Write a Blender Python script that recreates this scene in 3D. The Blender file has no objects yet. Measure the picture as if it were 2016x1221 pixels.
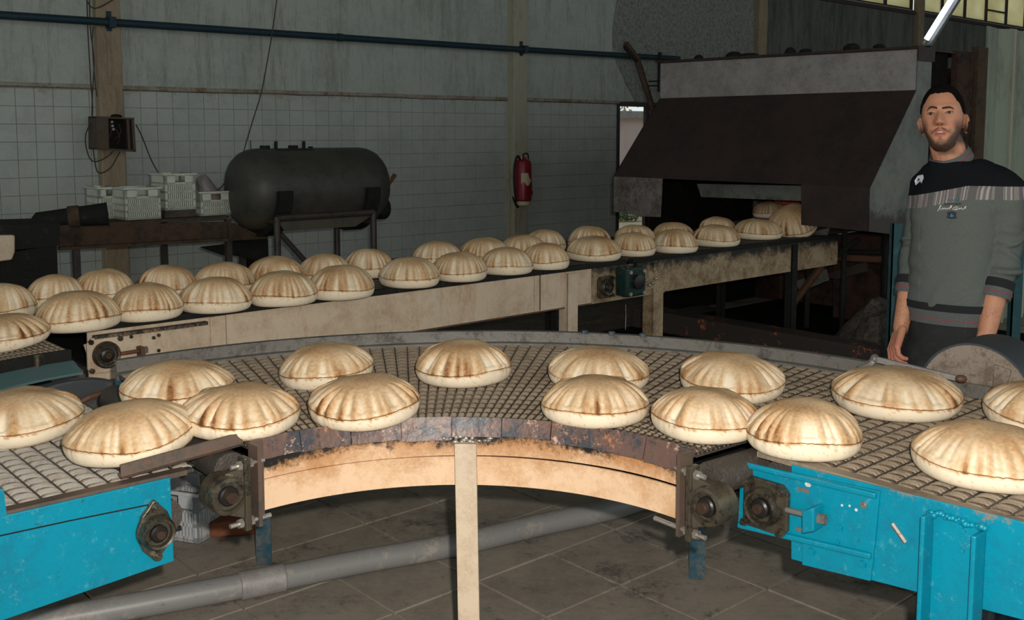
import bpy, bmesh, math, random
from mathutils import Vector, Matrix, noise
from mathutils.bvhtree import BVHTree
random.seed(7)
SC = bpy.context.scene
COL = SC.collection

# ------------------------------------------------------------------ camera, sky, flash, exposure
F_PX, CX, CY, EYE = 2000.0, 1008.0, 462.0, 1.58
PITCH = math.atan(0.1)
cam_data = bpy.data.cameras.new('camera')
cam_data.sensor_width = 36.0
cam_data.lens = 36.0 * F_PX / 2016.0
cam_data.shift_y = -(610.5 - CY) / 2016.0
cam_data.clip_start = 0.05
cam_data.clip_end = 200
cam = bpy.data.objects.new('camera', cam_data)
cam.location = (0, 0, EYE)
cam.rotation_euler = (math.pi / 2 - PITCH, 0, 0)
COL.objects.link(cam)
SC.camera = cam

world = bpy.data.worlds.new('overcast_sky')
SC.world = world
world.use_nodes = True
wbg = world.node_tree.nodes['Background']
wbg.inputs[0].default_value = (0.86, 0.95, 0.93, 1)
wbg.inputs[1].default_value = 0.88

# the photographer's on-camera flash: a hand's breadth above and to the right of the lens
fl = bpy.data.lights.new('camera_flash', 'SPOT')
fl.energy = 355
fl.color = (1.0, 0.93, 0.84)
fl.shadow_soft_size = 0.018
fl.spot_size = math.radians(100)
fl.spot_blend = 0.7
flo = bpy.data.objects.new('camera_flash', fl)
flo.location = (0.07, 0.02, EYE + 0.085)
flo.rotation_euler = (math.pi / 2 - PITCH - 0.05, 0, 0)
COL.objects.link(flo)

SC.view_settings.view_transform = 'Standard'
SC.view_settings.look = 'None'
SC.view_settings.gamma = 1.0
SC.view_settings.use_curve_mapping = False
SC.view_settings.exposure = 0.0

# ------------------------------------------------------------------ the room's own axes
# a runs along the tiled wall and the conveyors, b towards the tiled wall, h is height
ANG = math.radians(48.5)
U = Vector((math.sin(ANG), math.cos(ANG), 0))
V = Vector((-math.cos(ANG), math.sin(ANG), 0))
Z = Vector((0, 0, 1))
CAMP = Vector((0, 0, EYE))

def W(a, b, h=0.0):
    return U * a + V * b + Z * h

def ray(x, y):
    dx = (x - CX) / F_PX
    dy = (CY - y) / F_PX
    return Vector((dx, math.cos(PITCH) + dy * math.sin(PITCH), -math.sin(PITCH) + dy * math.cos(PITCH)))

def PH(x, y, h):
    r = ray(x, y)
    return CAMP + r * ((h - EYE) / r.z)

def PA(x, y, a):
    r = ray(x, y)
    return CAMP + r * (a / r.dot(U))

def PB(x, y, b):
    r = ray(x, y)
    return CAMP + r * (b / r.dot(V))

def ab(q):
    return q.dot(U), q.dot(V), q.z

# ------------------------------------------------------------------ mesh builder
def frame(o, r, n, up=None):
    """matrix with x=r, z=n (outward), y=n x r"""
    r = r.normalized(); n = n.normalized(); y = n.cross(r)
    m = Matrix((r, y, n)).transposed().to_4x4()
    m.translation = o
    return m

class MB:
    def __init__(self, m=None):
        self.v = []; self.f = []; self.m = m
    def add(self, vs, fs):
        n = len(self.v)
        if self.m is not None:
            vs = [self.m @ Vector(p) for p in vs]
        self.v += [Vector(p) for p in vs]
        self.f += [tuple(i + n for i in q) for q in fs]
        return self
    def hexa(self, p):
        return self.add(p, [(0, 3, 2, 1), (4, 5, 6, 7), (0, 1, 5, 4), (1, 2, 6, 5), (2, 3, 7, 6), (3, 0, 4, 7)])
    def box(self, x0, x1, y0, y1, z0, z1):
        return self.hexa([(x0, y0, z0), (x1, y0, z0), (x1, y1, z0), (x0, y1, z0), (x0, y0, z1), (x1, y0, z1), (x1, y1, z1), (x0, y1, z1)])
    def abox(self, a0, a1, b0, b1, h0, h1):
        return self.hexa([W(a0, b0, h0), W(a1, b0, h0), W(a1, b1, h0), W(a0, b1, h0), W(a0, b0, h1), W(a1, b0, h1), W(a1, b1, h1), W(a0, b1, h1)])
    def prism(self, pts, ext):
        n = len(pts); pts = [Vector(p) for p in pts]; ext = Vector(ext)
        return self.add(pts + [p + ext for p in pts], [tuple(range(n))[::-1], tuple(range(n, 2 * n))] + [(i, (i + 1) % n, n + (i + 1) % n, n + i) for i in range(n)])
    def cyl(self, p, q, r, r2=None, seg=16, cap=True):
        p = Vector(p); q = Vector(q); r2 = r if r2 is None else r2
        d = (q - p).normalized(); e = d.orthogonal().normalized(); g = d.cross(e)
        vs = []
        for (c, rr) in ((p, r), (q, r2)):
            for i in range(seg):
                t = 2 * math.pi * i / seg
                vs.append(c + (e * math.cos(t) + g * math.sin(t)) * rr)
        fs = [(i, (i + 1) % seg, seg + (i + 1) % seg, seg + i) for i in range(seg)]
        if cap:
            fs += [tuple(range(seg))[::-1], tuple(range(seg, 2 * seg))]
        return self.add(vs, fs)
    def hex(self, p, q, r):
        return self.cyl(p, q, r, seg=6)
    def tube(self, pts, r, seg=8, cap=True):
        pts = [Vector(p) for p in pts]; n = len(pts)
        rr = r if isinstance(r, (list, tuple)) else [r] * n
        t0 = (pts[1] - pts[0]).normalized(); e = t0.orthogonal().normalized()
        vs = []
        for i, p in enumerate(pts):
            t = (pts[min(i + 1, n - 1)] - pts[max(i - 1, 0)]).normalized()
            e = (e - t * e.dot(t)).normalized(); g = t.cross(e)
            for k in range(seg):
                w = 2 * math.pi * k / seg
                vs.append(p + (e * math.cos(w) + g * math.sin(w)) * rr[i])
        fs = [(i * seg + k, i * seg + (k + 1) % seg, (i + 1) * seg + (k + 1) % seg, (i + 1) * seg + k) for i in range(n - 1) for k in range(seg)]
        if cap:
            fs += [tuple(range(seg))[::-1], tuple(range((n - 1) * seg, n * seg))]
        return self.add(vs, fs)
    def lathe(self, prof, seg=32):
        """profile of (r, z) about the builder's local z"""
        vs = []
        for (r, z) in prof:
            for k in range(seg):
                w = 2 * math.pi * k / seg
                vs.append((r * math.cos(w), r * math.sin(w), z))
        n = len(prof)
        fs = [(i * seg + k, i * seg + (k + 1) % seg, (i + 1) * seg + (k + 1) % seg, (i + 1) * seg + k) for i in range(n - 1) for k in range(seg)]
        fs += [tuple(range(seg))[::-1], tuple(range((n - 1) * seg, n * seg))]
        return self.add(vs, fs)
    def rings(self, rings, closed=True, cap=True):
        n = len(rings[0]); vs = [p for r in rings for p in r]
        fs = []
        for i in range(len(rings) - 1):
            for k in range(n if closed else n - 1):
                fs.append((i * n + k, i * n + (k + 1) % n, (i + 1) * n + (k + 1) % n, (i + 1) * n + k))
        if cap and closed:
            fs += [tuple(range(n))[::-1], tuple(range((len(rings) - 1) * n, len(rings) * n))]
        return self.add(vs, fs)
    def ball(self, c, rx, ry=None, rz=None, rot=None, nu=20, nv=12):
        ry = rx if ry is None else ry; rz = rx if rz is None else rz
        vs = []; c = Vector(c)
        for j in range(nv + 1):
            ph = math.pi * j / nv
            for i in range(nu):
                th = 2 * math.pi * i / nu
                p = Vector((rx * math.sin(ph) * math.cos(th), ry * math.sin(ph) * math.sin(th), rz * math.cos(ph)))
                if rot is not None: p = rot @ p
                vs.append(c + p)
        fs = [(j * nu + i, (j + 1) * nu + i, (j + 1) * nu + (i + 1) % nu, j * nu + (i + 1) % nu) for j in range(nv) for i in range(nu)]
        return self.add(vs, fs)
    def cap(self, p, q, r, r2=None, seg=18):
        r2 = r if r2 is None else r2
        return self.cyl(p, q, r, r2, seg).ball(p, r).ball(q, r2)
    def mesh(self, name, origin):
        me = bpy.data.meshes.new(name)
        me.from_pydata([p - origin for p in self.v], [], self.f)
        bm = bmesh.new(); bm.from_mesh(me)
        bmesh.ops.recalc_face_normals(bm, faces=bm.faces[:])
        bm.to_mesh(me); bm.free()
        return me
    def build(self, name, mat, parent=None, smooth=False, bevel=0.0, origin=None):
        if origin is None:
            if parent is not None:
                origin = ORG[parent]
            else:
                n = len(self.v)
                c = sum(self.v, Vector()) / n
                origin = Vector((c.x, c.y, min(p.z for p in self.v)))
        me = self.mesh(name, origin)
        me.materials.append(mat)
        o = bpy.data.objects.new(name, me)
        COL.objects.link(o)
        ORG[o] = origin.copy()
        if parent is None:
            o.location = origin
        else:
            o.parent = parent
            o.location = origin - ORG[parent]
        if smooth:
            me.polygons.foreach_set('use_smooth', [True] * len(me.polygons))
            me.set_sharp_from_angle(angle=math.radians(38))
        if bevel:
            b = o.modifiers.new('bevel', 'BEVEL'); b.width = bevel; b.segments = 2; b.limit_method = 'ANGLE'
            b.angle_limit = math.radians(40)
        return o
ORG = {}

def thing(name, label, cat, loc, group=None):
    o = bpy.data.objects.new(name, None)
    o.empty_display_size = 0.1
    COL.objects.link(o); o.location = loc; ORG[o] = Vector(loc)
    return tag(o, label, cat, group)

def tag(o, label, cat, group=None):
    o['label'] = label; o['category'] = cat
    if group: o['group'] = group
    return o

def struct(o):
    o['kind'] = 'structure'
    return o

def stuff(o):
    o['kind'] = 'stuff'
    return o

def spline(pts, n=10):
    pts = [Vector(p) for p in pts]
    P = [pts[0] * 2 - pts[1]] + pts + [pts[-1] * 2 - pts[-2]]
    out = []
    for i in range(1, len(P) - 2):
        for k in range(n):
            t = k / n
            a, b, c, d = P[i - 1], P[i], P[i + 1], P[i + 2]
            out.append(0.5 * ((2 * b) + (c - a) * t + (2 * a - 5 * b + 4 * c - d) * t * t + (3 * b - a - 3 * c + d) * t ** 3))
    out.append(pts[-1])
    return out

# ------------------------------------------------------------------ materials
def mat(name, base, layers=(), rough=0.6, metal=0.0, bump=0.0, bscale=60.0, spec=0.4, attr=None):
    """base colour under layers of stains; a layer is (colour, noise scale, lo, hi[, stretch[, (z_lo, z_hi)]])"""
    m = bpy.data.materials.new(name); m.use_nodes = True
    nt = m.node_tree; N = nt.nodes; L = nt.links
    bs = N['Principled BSDF']
    bs.inputs['Roughness'].default_value = rough
    bs.inputs['Metallic'].default_value = metal
    bs.inputs['Specular IOR Level'].default_value = spec
    geo = N.new('ShaderNodeNewGeometry')
    rgb = N.new('ShaderNodeRGB'); rgb.outputs[0].default_value = (*base, 1)
    cur = rgb.outputs[0]
    for k, ly in enumerate(layers):
        col, sc, lo, hi = ly[:4]
        st = ly[4] if len(ly) > 4 else None
        zr = ly[5] if len(ly) > 5 else None
        mp = N.new('ShaderNodeMapping')
        mp.inputs['Location'].default_value = (k * 3.7, k * 1.9, k * 5.3)
        if st: mp.inputs['Scale'].default_value = st
        L.new(geo.outputs['Position'], mp.inputs['Vector'])
        nz = N.new('ShaderNodeTexNoise'); nz.inputs['Scale'].default_value = sc
        nz.inputs['Detail'].default_value = 7; nz.inputs['Roughness'].default_value = 0.88
        L.new(mp.outputs[0], nz.inputs['Vector'])
        src = nz.outputs['Fac']
        if zr:
            sp = N.new('ShaderNodeSeparateXYZ'); L.new(geo.outputs['Position'], sp.inputs[0])
            zm = N.new('ShaderNodeMapRange'); zm.inputs[1].default_value = zr[0]; zm.inputs[2].default_value = zr[1]
            zm.inputs[3].default_value = -0.35; zm.inputs[4].default_value = 0.35
            L.new(sp.outputs[2], zm.inputs[0])
            ad = N.new('ShaderNodeMath'); ad.operation = 'ADD'
            L.new(src, ad.inputs[0]); L.new(zm.outputs[0], ad.inputs[1]); src = ad.outputs[0]
        mr = N.new('ShaderNodeMapRange'); mr.inputs[1].default_value = lo; mr.inputs[2].default_value = hi
        L.new(src, mr.inputs[0])
        mx = N.new('ShaderNodeMix'); mx.data_type = 'RGBA'
        L.new(mr.outputs[0], mx.inputs[0]); L.new(cur, mx.inputs[6]); mx.inputs[7].default_value = (*col, 1)
        cur = mx.outputs[2]
    L.new(cur, bs.inputs['Base Color'])
    if bump:
        nb = N.new('ShaderNodeTexNoise'); nb.inputs['Scale'].default_value = bscale; nb.inputs['Detail'].default_value = 4
        L.new(geo.outputs['Position'], nb.inputs['Vector'])
        bp = N.new('ShaderNodeBump'); bp.inputs['Strength'].default_value = bump; bp.inputs['Distance'].default_value = 0.01
        L.new(nb.outputs['Fac'], bp.inputs['Height']); L.new(bp.outputs[0], bs.inputs['Normal'])
    return m

BROWN = (0.10, 0.05, 0.025); SOOT = (0.012, 0.011, 0.010); RUST = (0.22, 0.075, 0.03)
m_blue = mat('blue_enamel', (0.0, 0.205, 0.305), [((0.004, 0.16, 0.25), 5, .46, .62), ((0.06, 0.27, 0.34), 30, .57, .66), ((0.02, 0.07, 0.09), 12, .61, .68), ((0.20, 0.17, 0.14), 10, .66, .74, (1, 1, 1), (0.70, 0.86)), ((0.32, 0.37, 0.38), 55, .655, .69)], rough=.33, bump=.10, bscale=25)
m_bluedk = mat('dark_blue_paint', (0.012, 0.062, 0.095), [((0.10, 0.10, 0.09), 16, .48, .62), (BROWN, 9, .6, .7)], rough=.55)
m_pipeblue = mat('dull_blue_pipe_paint', (0.005, 0.026, 0.042), [((0.03, 0.035, 0.035), 9, .5, .65)], rough=.6)
m_cream = mat('cream_paint', (0.56, 0.45, 0.335), [((0.42, 0.31, 0.21), 4, .46, .64), ((0.42, 0.24, 0.12), 22, .62, .70), ((0.12, 0.06, 0.03), 34, .68, .74), ((0.36, 0.20, 0.11), 5, .52, .75, (1, 1, .25))], rough=.55, bump=.06, bscale=40)
m_creamburnt = mat('heat_stained_cream_paint', (0.72, 0.50, 0.325), [((0.56, 0.33, 0.17), 4, .46, .64), ((0.30, 0.15, 0.07), 40, .68, .76), ((0.42, 0.20, 0.08), 6, .46, .74, (1, 1, 1), (.60, .80)), (SOOT, 8, .58, .72, (1, 1, 1), (.665, .79)), ((0.10, 0.06, 0.03), 20, .70, .76)], rough=.5, bump=.06)
m_creamsoot = mat('sooty_cream_paint', (0.36, 0.27, 0.17), [((0.16, 0.10, 0.05), 7, .42, .60), (SOOT, 9, .56, .68), ((0.55, 0.45, 0.30), 28, .68, .74), (SOOT, 5, .50, .66, (1, 1, 1), (.60, .84))], rough=.6, bump=.1)
m_weld = mat('burnt_weld_strip', (0.13, 0.075, 0.06), [((0.04, 0.045, 0.055), 10, .48, .56), ((0.42, 0.17, 0.07), 14, .58, .64), (SOOT, 9, .57, .62), ((0.50, 0.32, 0.24), 12, .60, .63)], rough=.42, metal=.1, bump=.25, bscale=45)
m_rust = mat('rusty_iron', (0.115, 0.058, 0.035), [(RUST, 9, .55, .68), ((0.04, 0.03, 0.026), 14, .52, .66), ((0.20, 0.17, 0.15), 60, .70, .78)], rough=.6, metal=.2, bump=.12)
m_guide = mat('brown_guide_iron', (0.125, 0.085, 0.065), [((0.08, 0.068, 0.058), 9, .48, .60), ((0.20, 0.085, 0.04), 16, .58, .66), ((0.26, 0.23, 0.20), 30, .62, .68)], rough=.5, metal=.3)
m_grease = mat('greasy_cast_iron', (0.10, 0.085, 0.06), [((0.025, 0.022, 0.02), 18, .48, .6), ((0.30, 0.25, 0.18), 45, .64, .72)], rough=.32, metal=.55, bump=.1)
m_dark = mat('black_grease', (0.012, 0.011, 0.010), [((0.05, 0.045, 0.04), 30, .58, .7)], rough=.4)
m_hub = mat('rusty_shaft_end', (0.075, 0.045, 0.032), [((0.05, 0.035, 0.03), 30, .5, .6)], rough=.4, metal=.5)
m_steel = mat('bolt_steel', (0.42, 0.39, 0.35), [((0.16, 0.11, 0.07), 40, .52, .64)], rough=.35, metal=.7)
m_mesh = mat('worn_wire_belt', (0.25, 0.20, 0.145), [((0.16, 0.12, 0.085), 7, .48, .62), ((0.32, 0.285, 0.24), 30, .62, .72)], rough=.55, metal=.15)
m_meshlit = mat('flash_lit_wire_belt', (0.33, 0.31, 0.28), [((0.25, 0.225, 0.195), 9, .50, .62), ((0.42, 0.40, 0.36), 24, .58, .70)], rough=.5, metal=.15)  # same belt as m_mesh, flash reflection painted in as a paler colour
m_meshdark = mat('brown_wire_belt', (0.13, 0.09, 0.06), [((0.075, 0.055, 0.04), 12, .48, .62), ((0.24, 0.20, 0.16), 30, .64, .72)], rough=.5, metal=.2)
m_rod = mat('belt_rod', (0.085, 0.07, 0.058), [((0.06, 0.05, 0.04), 22, .5, .6)], rough=.45, metal=.4)
m_belt = mat('sooty_belt', (0.05, 0.042, 0.035), [((0.11, 0.095, 0.08), 30, .55, .68)], rough=.6, bump=.35, bscale=160)
m_plaster = mat('stained_plaster', (0.40, 0.425, 0.40), [((0.31, 0.34, 0.32), 1.2, .45, .62), ((0.24, 0.25, 0.21), 3.0, .50, .66, (2.2, 2.2, .25)), ((0.22, 0.205, 0.16), 9, .56, .70, (1.5, 1.5, .10)), ((0.26, 0.17, 0.09), 2.2, .64, .74)], rough=.85, bump=.12, bscale=14)
m_sootplaster = mat('smoke_darkened_plaster', (0.135, 0.14, 0.125), [((0.07, 0.068, 0.06), 2.5, .44, .60, (1.5, 1.5, .25)), ((0.09, 0.05, 0.03), 3, .58, .68, (1, 1, .2)), ((0.20, 0.21, 0.19), 14, .62, .74)], rough=.9, bump=.3, bscale=14)
m_ledge = mat('rust_stained_ledge', (0.30, 0.29, 0.25), [((0.19, 0.12, 0.07), 3.5, .46, .60), ((0.10, 0.075, 0.055), 9, .56, .66)], rough=.9, bump=.3)
m_rough = mat('rough_render', (0.25, 0.26, 0.235), [((0.14, 0.145, 0.13), 24, .47, .56), ((0.36, 0.37, 0.34), 30, .58, .66), ((0.13, 0.09, 0.06), 3, .6, .7, (1, 1, .2))], rough=.9, bump=1.0, bscale=26)
m_tile = mat('white_glazed_tile', (0.40, 0.425, 0.405), [((0.34, 0.365, 0.35), 2.2, .45, .6), ((0.29, 0.24, 0.16), 4, .66, .80, (1, 1, 1), (1.55, 2.08)), ((0.25, 0.21, 0.14), 5, .63, .74, (1, 1, .5)), ((0.27, 0.14, 0.06), 11, .69, .76)], rough=.4, spec=.3)
m_grout = mat('brown_grout', (0.27, 0.23, 0.18), [((0.34, 0.34, 0.31), 3, .45, .6)], rough=.9)
m_pillar = mat('tan_pillar_paint', (0.30, 0.235, 0.16), [((0.20, 0.145, 0.09), 4, .48, .64, (1, 1, .3)), ((0.12, 0.08, 0.05), 20, .66, .74)], rough=.7, bump=.08)
m_pillarpale = mat('pale_pillar_paint', (0.36, 0.345, 0.27), [((0.24, 0.20, 0.14), 5, .50, .66, (1, 1, .3)), ((0.18, 0.08, 0.04), 16, .66, .74)], rough=.7, bump=.08)
m_floorslab = mat('dirty_floor_screed', (0.25, 0.22, 0.185), [((0.07, 0.062, 0.055), 3, .45, .6), ((0.19, 0.165, 0.14), 9, .60, .72)], rough=.8, bump=.2)
m_floortile = mat('grey_floor_tile', (0.29, 0.25, 0.205), [((0.20, 0.175, 0.145), 2.3, .42, .62), ((0.09, 0.082, 0.072), 7, .56, .68), ((0.33, 0.29, 0.245), 13, .62, .74), ((0.075, 0.07, 0.062), 1.3, .56, .66)], rough=.62, bump=.14, bscale=30)
m_black = mat('black_soot_iron', (0.014, 0.014, 0.013), [((0.040, 0.035, 0.030), 9, .55, .68)], rough=.8, bump=.1, spec=.15)
m_soot = mat('deep_soot', (0.009, 0.008, 0.007), [((0.022, 0.016, 0.012), 6, .52, .66)], rough=.95, spec=.05, bump=.2)
m_tank = mat('oil_stained_tank', (0.050, 0.047, 0.040), [((0.026, 0.025, 0.022), 3, .46, .64), ((0.07, 0.062, 0.042), 8, .70, .84, (1, 1, .25), (1.32, .90)), ((0.06, 0.025, 0.012), 4, .62, .7, (1, 1, .3))], rough=.5, bump=.05)
m_hoodpale = mat('grey_galvanised_sheet', (0.33, 0.305, 0.295), [((0.23, 0.21, 0.205), 5, .42, .60), ((0.14, 0.085, 0.06), 9, .58, .68), ((0.45, 0.43, 0.43), 30, .62, .72)], rough=.5, metal=.2, bump=.06)
m_hoodpale2 = mat('smoke_edged_sheet', (0.23, 0.205, 0.19), [((0.17, 0.145, 0.13), 5, .45, .62), ((0.05, 0.036, 0.03), 2.6, .42, .60), ((0.16, 0.09, 0.06), 18, .66, .74)], rough=.5, metal=.2, bump=.06)
m_hooddark = mat('smoke_blackened_sheet', (0.046, 0.030, 0.027), [((0.028, 0.021, 0.020), 3, .45, .62), ((0.09, 0.05, 0.04), 7, .66, .78), ((0.15, 0.12, 0.11), 30, .74, .80)], rough=.6, metal=.0, bump=.05, spec=.2)
m_hoodside = mat('grimy_hood_side', (0.155, 0.165, 0.145), [((0.10, 0.10, 0.09), 3, .45, .6), ((0.06, 0.035, 0.025), 8, .60, .70), ((0.04, 0.03, 0.025), 3, .56, .70, (1, 1, 1), (1.3, .9))], rough=.55, bump=.08)
m_crate = mat('milky_plastic', (0.50, 0.52, 0.45), [((0.36, 0.36, 0.30), 8, .5, .66)], rough=.45)
m_crategrey = mat('pale_grey_plastic', (0.50, 0.51, 0.52), [((0.38, 0.38, 0.38), 10, .52, .66)], rough=.4)
m_bag = mat('grey_red_plastic_sack', (0.22, 0.20, 0.20), [((0.30, 0.07, 0.10), 12, .54, .62)], rough=.4, bump=.5, bscale=50)
m_red = mat('extinguisher_red', (0.22, 0.010, 0.022), [((0.13, 0.008, 0.014), 12, .52, .66)], rough=.35)
m_label = mat('cream_sticker', (0.48, 0.42, 0.28), rough=.6)
m_rubber = mat('black_rubber', (0.012, 0.012, 0.012), rough=.5)
m_cable = mat('dark_cable', (0.045, 0.035, 0.028), rough=.6)
m_pvc = mat('dusty_grey_pipe', (0.21, 0.205, 0.20), [((0.33, 0.29, 0.24), 6, .54, .64), ((0.13, 0.13, 0.135), 9, .58, .68)], rough=.42)
m_brick = mat('orange_brick', (0.22, 0.07, 0.03), [((0.14, 0.055, 0.03), 8, .48, .62)], rough=.85, bump=.3)
m_ovenbrick = mat('sooty_brick', (0.055, 0.032, 0.024), [((0.10, 0.04, 0.025), 6, .56, .68), ((0.02, 0.016, 0.014), 5, .48, .6)], rough=.95, bump=.5, bscale=40, spec=.1)
m_ovenred = mat('chipped_red_paint', (0.035, 0.026, 0.022), [((0.42, 0.10, 0.05), 5, .58, .60)], rough=.7)
m_redorange = mat('red_orange', (0.55, 0.10, 0.05), [((0.30, 0.06, 0.03), 9, .5, .6)], rough=.7)  # red-orange, darker in random blotches
m_ash = mat('grey_ash', (0.10, 0.085, 0.07), [((0.035, 0.03, 0.027), 22, .46, .58), ((0.22, 0.20, 0.18), 40, .62, .70)], rough=.95, bump=.8, bscale=70)
m_plank = mat('dark_timber', (0.085, 0.065, 0.05), [((0.04, 0.032, 0.026), 6, .46, .6), ((0.14, 0.11, 0.085), 24, .6, .7)], rough=.85, bump=.3)
m_panelgreen = mat('grey_green_sheet', (0.24, 0.27, 0.21), [((0.15, 0.165, 0.13), 3, .48, .64, (1, 1, .3)), ((0.16, 0.08, 0.04), 13, .66, .74)], rough=.6, bump=.05)
m_drumface = mat('dusty_cast_cover', (0.225, 0.185, 0.15), [((0.13, 0.10, 0.078), 9, .48, .56), ((0.29, 0.25, 0.205), 7, .57, .64)], rough=.75, bump=.12)
m_drumrim = mat('dark_guard_rim', (0.055, 0.062, 0.07), [((0.12, 0.10, 0.08), 9, .54, .66)], rough=.5, metal=.3)
m_greystrip = mat('worn_grey_iron', (0.17, 0.16, 0.145), [((0.08, 0.07, 0.06), 12, .5, .62), ((0.05, 0.16, 0.22), 14, .63, .69)], rough=.5, metal=.3, bump=.1)
m_teal = mat('worn_teal_strip', (0.075, 0.15, 0.155), [((0.14, 0.125, 0.11), 12, .52, .66)], rough=.5)
m_outwall = mat('pink_grey_render', (0.62, 0.52, 0.53), [((0.45, 0.36, 0.36), 3, .5, .68, (1, 1, .3))], rough=.9)
m_outslab = mat('grey_concrete', (0.34, 0.34, 0.35), [((0.25, 0.25, 0.25), 6, .5, .6)], rough=.9)
m_outground = mat('pale_dry_ground', (0.55, 0.48, 0.37), [((0.40, 0.34, 0.25), 6, .5, .62)], rough=.95)
m_leaf = mat('green_leaves', (0.10, 0.20, 0.06), [((0.20, 0.30, 0.10), 9, .5, .62)], rough=.6)
m_leafdry = mat('autumn_leaves', (0.52, 0.40, 0.22), [((0.60, 0.56, 0.50), 5, .5, .6), ((0.24, 0.26, 0.10), 7, .55, .65)], rough=.7)
m_wood = mat('tan_door_wood', (0.30, 0.215, 0.14), [((0.18, 0.12, 0.07), 14, .5, .64, (1, 1, .2))], rough=.7)
m_winframe = mat('dark_window_iron', (0.045, 0.035, 0.035), [((0.10, 0.05, 0.04), 10, .56, .68)], rough=.7)
m_box = mat('rusty_brown_box', (0.085, 0.058, 0.042), [((0.06, 0.04, 0.03), 9, .48, .62), ((0.22, 0.13, 0.07), 24, .62, .7)], rough=.65, metal=.15)
m_tankstand = mat('dull_iron_tube', (0.058, 0.046, 0.040), [((0.03, 0.025, 0.022), 9, .5, .62)], rough=.55, metal=.3)
m_table = mat('rust_stained_channel', (0.075, 0.048, 0.032), [((0.035, 0.027, 0.022), 5, .47, .6), ((0.15, 0.085, 0.045), 11, .61, .7), ((0.40, 0.36, 0.28), 40, .72, .78)], rough=.85, bump=.15, spec=.15)
# frosted panes that let the daylight through
m_pane = bpy.data.materials.new('frosted_pane'); m_pane.use_nodes = True
_n = m_pane.node_tree; _n.nodes.clear()
_o = _n.nodes.new('ShaderNodeOutputMaterial'); _t = _n.nodes.new('ShaderNodeBsdfTranslucent'); _d = _n.nodes.new('ShaderNodeBsdfDiffuse'); _x = _n.nodes.new('ShaderNodeMixShader')
_nz = _n.nodes.new('ShaderNodeTexNoise'); _nz.inputs['Scale'].default_value = 2.0
_cr = _n.nodes.new('ShaderNodeValToRGB'); _cr.color_ramp.elements[0].color = (.62, .56, .36, 1); _cr.color_ramp.elements[1].color = (.95, .90, .70, 1)
_g = _n.nodes.new('ShaderNodeNewGeometry')
_n.links.new(_g.outputs['Position'], _nz.inputs['Vector']); _n.links.new(_nz.outputs['Fac'], _cr.inputs[0])
_n.links.new(_cr.outputs[0], _t.inputs[0]); _d.inputs[0].default_value = (.35, .33, .25, 1); _x.inputs[0].default_value = .08
_n.links.new(_t.outputs[0], _x.inputs[1]); _n.links.new(_d.outputs[0], _x.inputs[2]); _n.links.new(_x.outputs[0], _o.inputs[0])
# the fluorescent tube gives off light
m_tube = bpy.data.materials.new('lit_tube'); m_tube.use_nodes = True
_b = m_tube.node_tree.nodes['Principled BSDF']; _b.inputs['Emission Color'].default_value = (.72, .80, 1, 1); _b.inputs['Emission Strength'].default_value = 5.0

# ================================================================== THE ROOM
WB = 9.13            # plane of the tiled wall
TILE_TOP = 1.955
DOOR0, DOOR1 = 9.93, 11.1
WIN0, WIN1 = 3.78, 4.75
CEIL = 5.2
fo = MB().abox(-6, 30, -9, 9.6, -.3, -.012).build('floor', m_floorslab)
struct(fo)
# floor tiles where the photograph shows them one by one
TP = .357
tile_meshes = []
for k in range(4):
    mb = MB()
    d = TP / 2 - .0022
    e = d - .003
    mb.add([W(-d, -d, -.012), W(d, -d, -.012), W(d, d, -.012), W(-d, d, -.012), W(-e, -e, 0), W(e, -e, 0), W(e, e, 0), W(-e, e, 0)],
           [(0, 3, 2, 1), (4, 5, 6, 7), (0, 1, 5, 4), (1, 2, 6, 5), (2, 3, 7, 6), (3, 0, 4, 7)])
    me = mb.mesh('tile', Vector()); me.materials.append(m_floortile); tile_meshes.append(me)
rt = random.Random(3)
rest = MB()
for i in range(-1, 24):
    for j in range(-2, 24):
        a = 1.485 - TP * .5 + i * TP; b = .35 + j * TP
        p = W(a, b, 0)
        if p.y < 1.2: continue
        px = CX + F_PX * p.x / max(p.y, .1)
        if px < -250 or px > 2300: continue
        dz = rt.uniform(-.003, .0)
        if b < 4.3 and a < 5.0 and p.y < 5.2:
            o = bpy.data.objects.new('tile', rt.choice(tile_meshes)); COL.objects.link(o)
            o.parent = fo; o.location = p + Z * dz - ORG[fo]
            o.rotation_euler = (rt.uniform(-.004, .004), rt.uniform(-.004, .004), 0)
        else:
            d = TP / 2 - .003
            rest.add([W(a - d, b - d, dz), W(a + d, b - d, dz), W(a + d, b + d, dz), W(a - d, b + d, dz)], [(0, 1, 2, 3)])
            rest.add([W(a - d, b - d, -.012), W(a - d, b - d, dz), W(a + d, b - d, dz), W(a + d, b - d, -.012)], [(0, 1, 2, 3)])
stuff(rest.build('far_floor_tiles', m_floortile, fo))

wall = MB()
wall.abox(-6, DOOR0, WB, WB + .3, -.1, CEIL).abox(DOOR1, 30, WB, WB + .3, -.1, WIN0).abox(DOOR0, DOOR1, WB, WB + .3, 1.98, CEIL)
wall.abox(DOOR1, 13.1, WB, WB + .3, WIN0, CEIL).abox(13.1, 30, WB, WB + .3, WIN1, CEIL)
wb = struct(wall.build('wall_back', m_grout))
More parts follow.
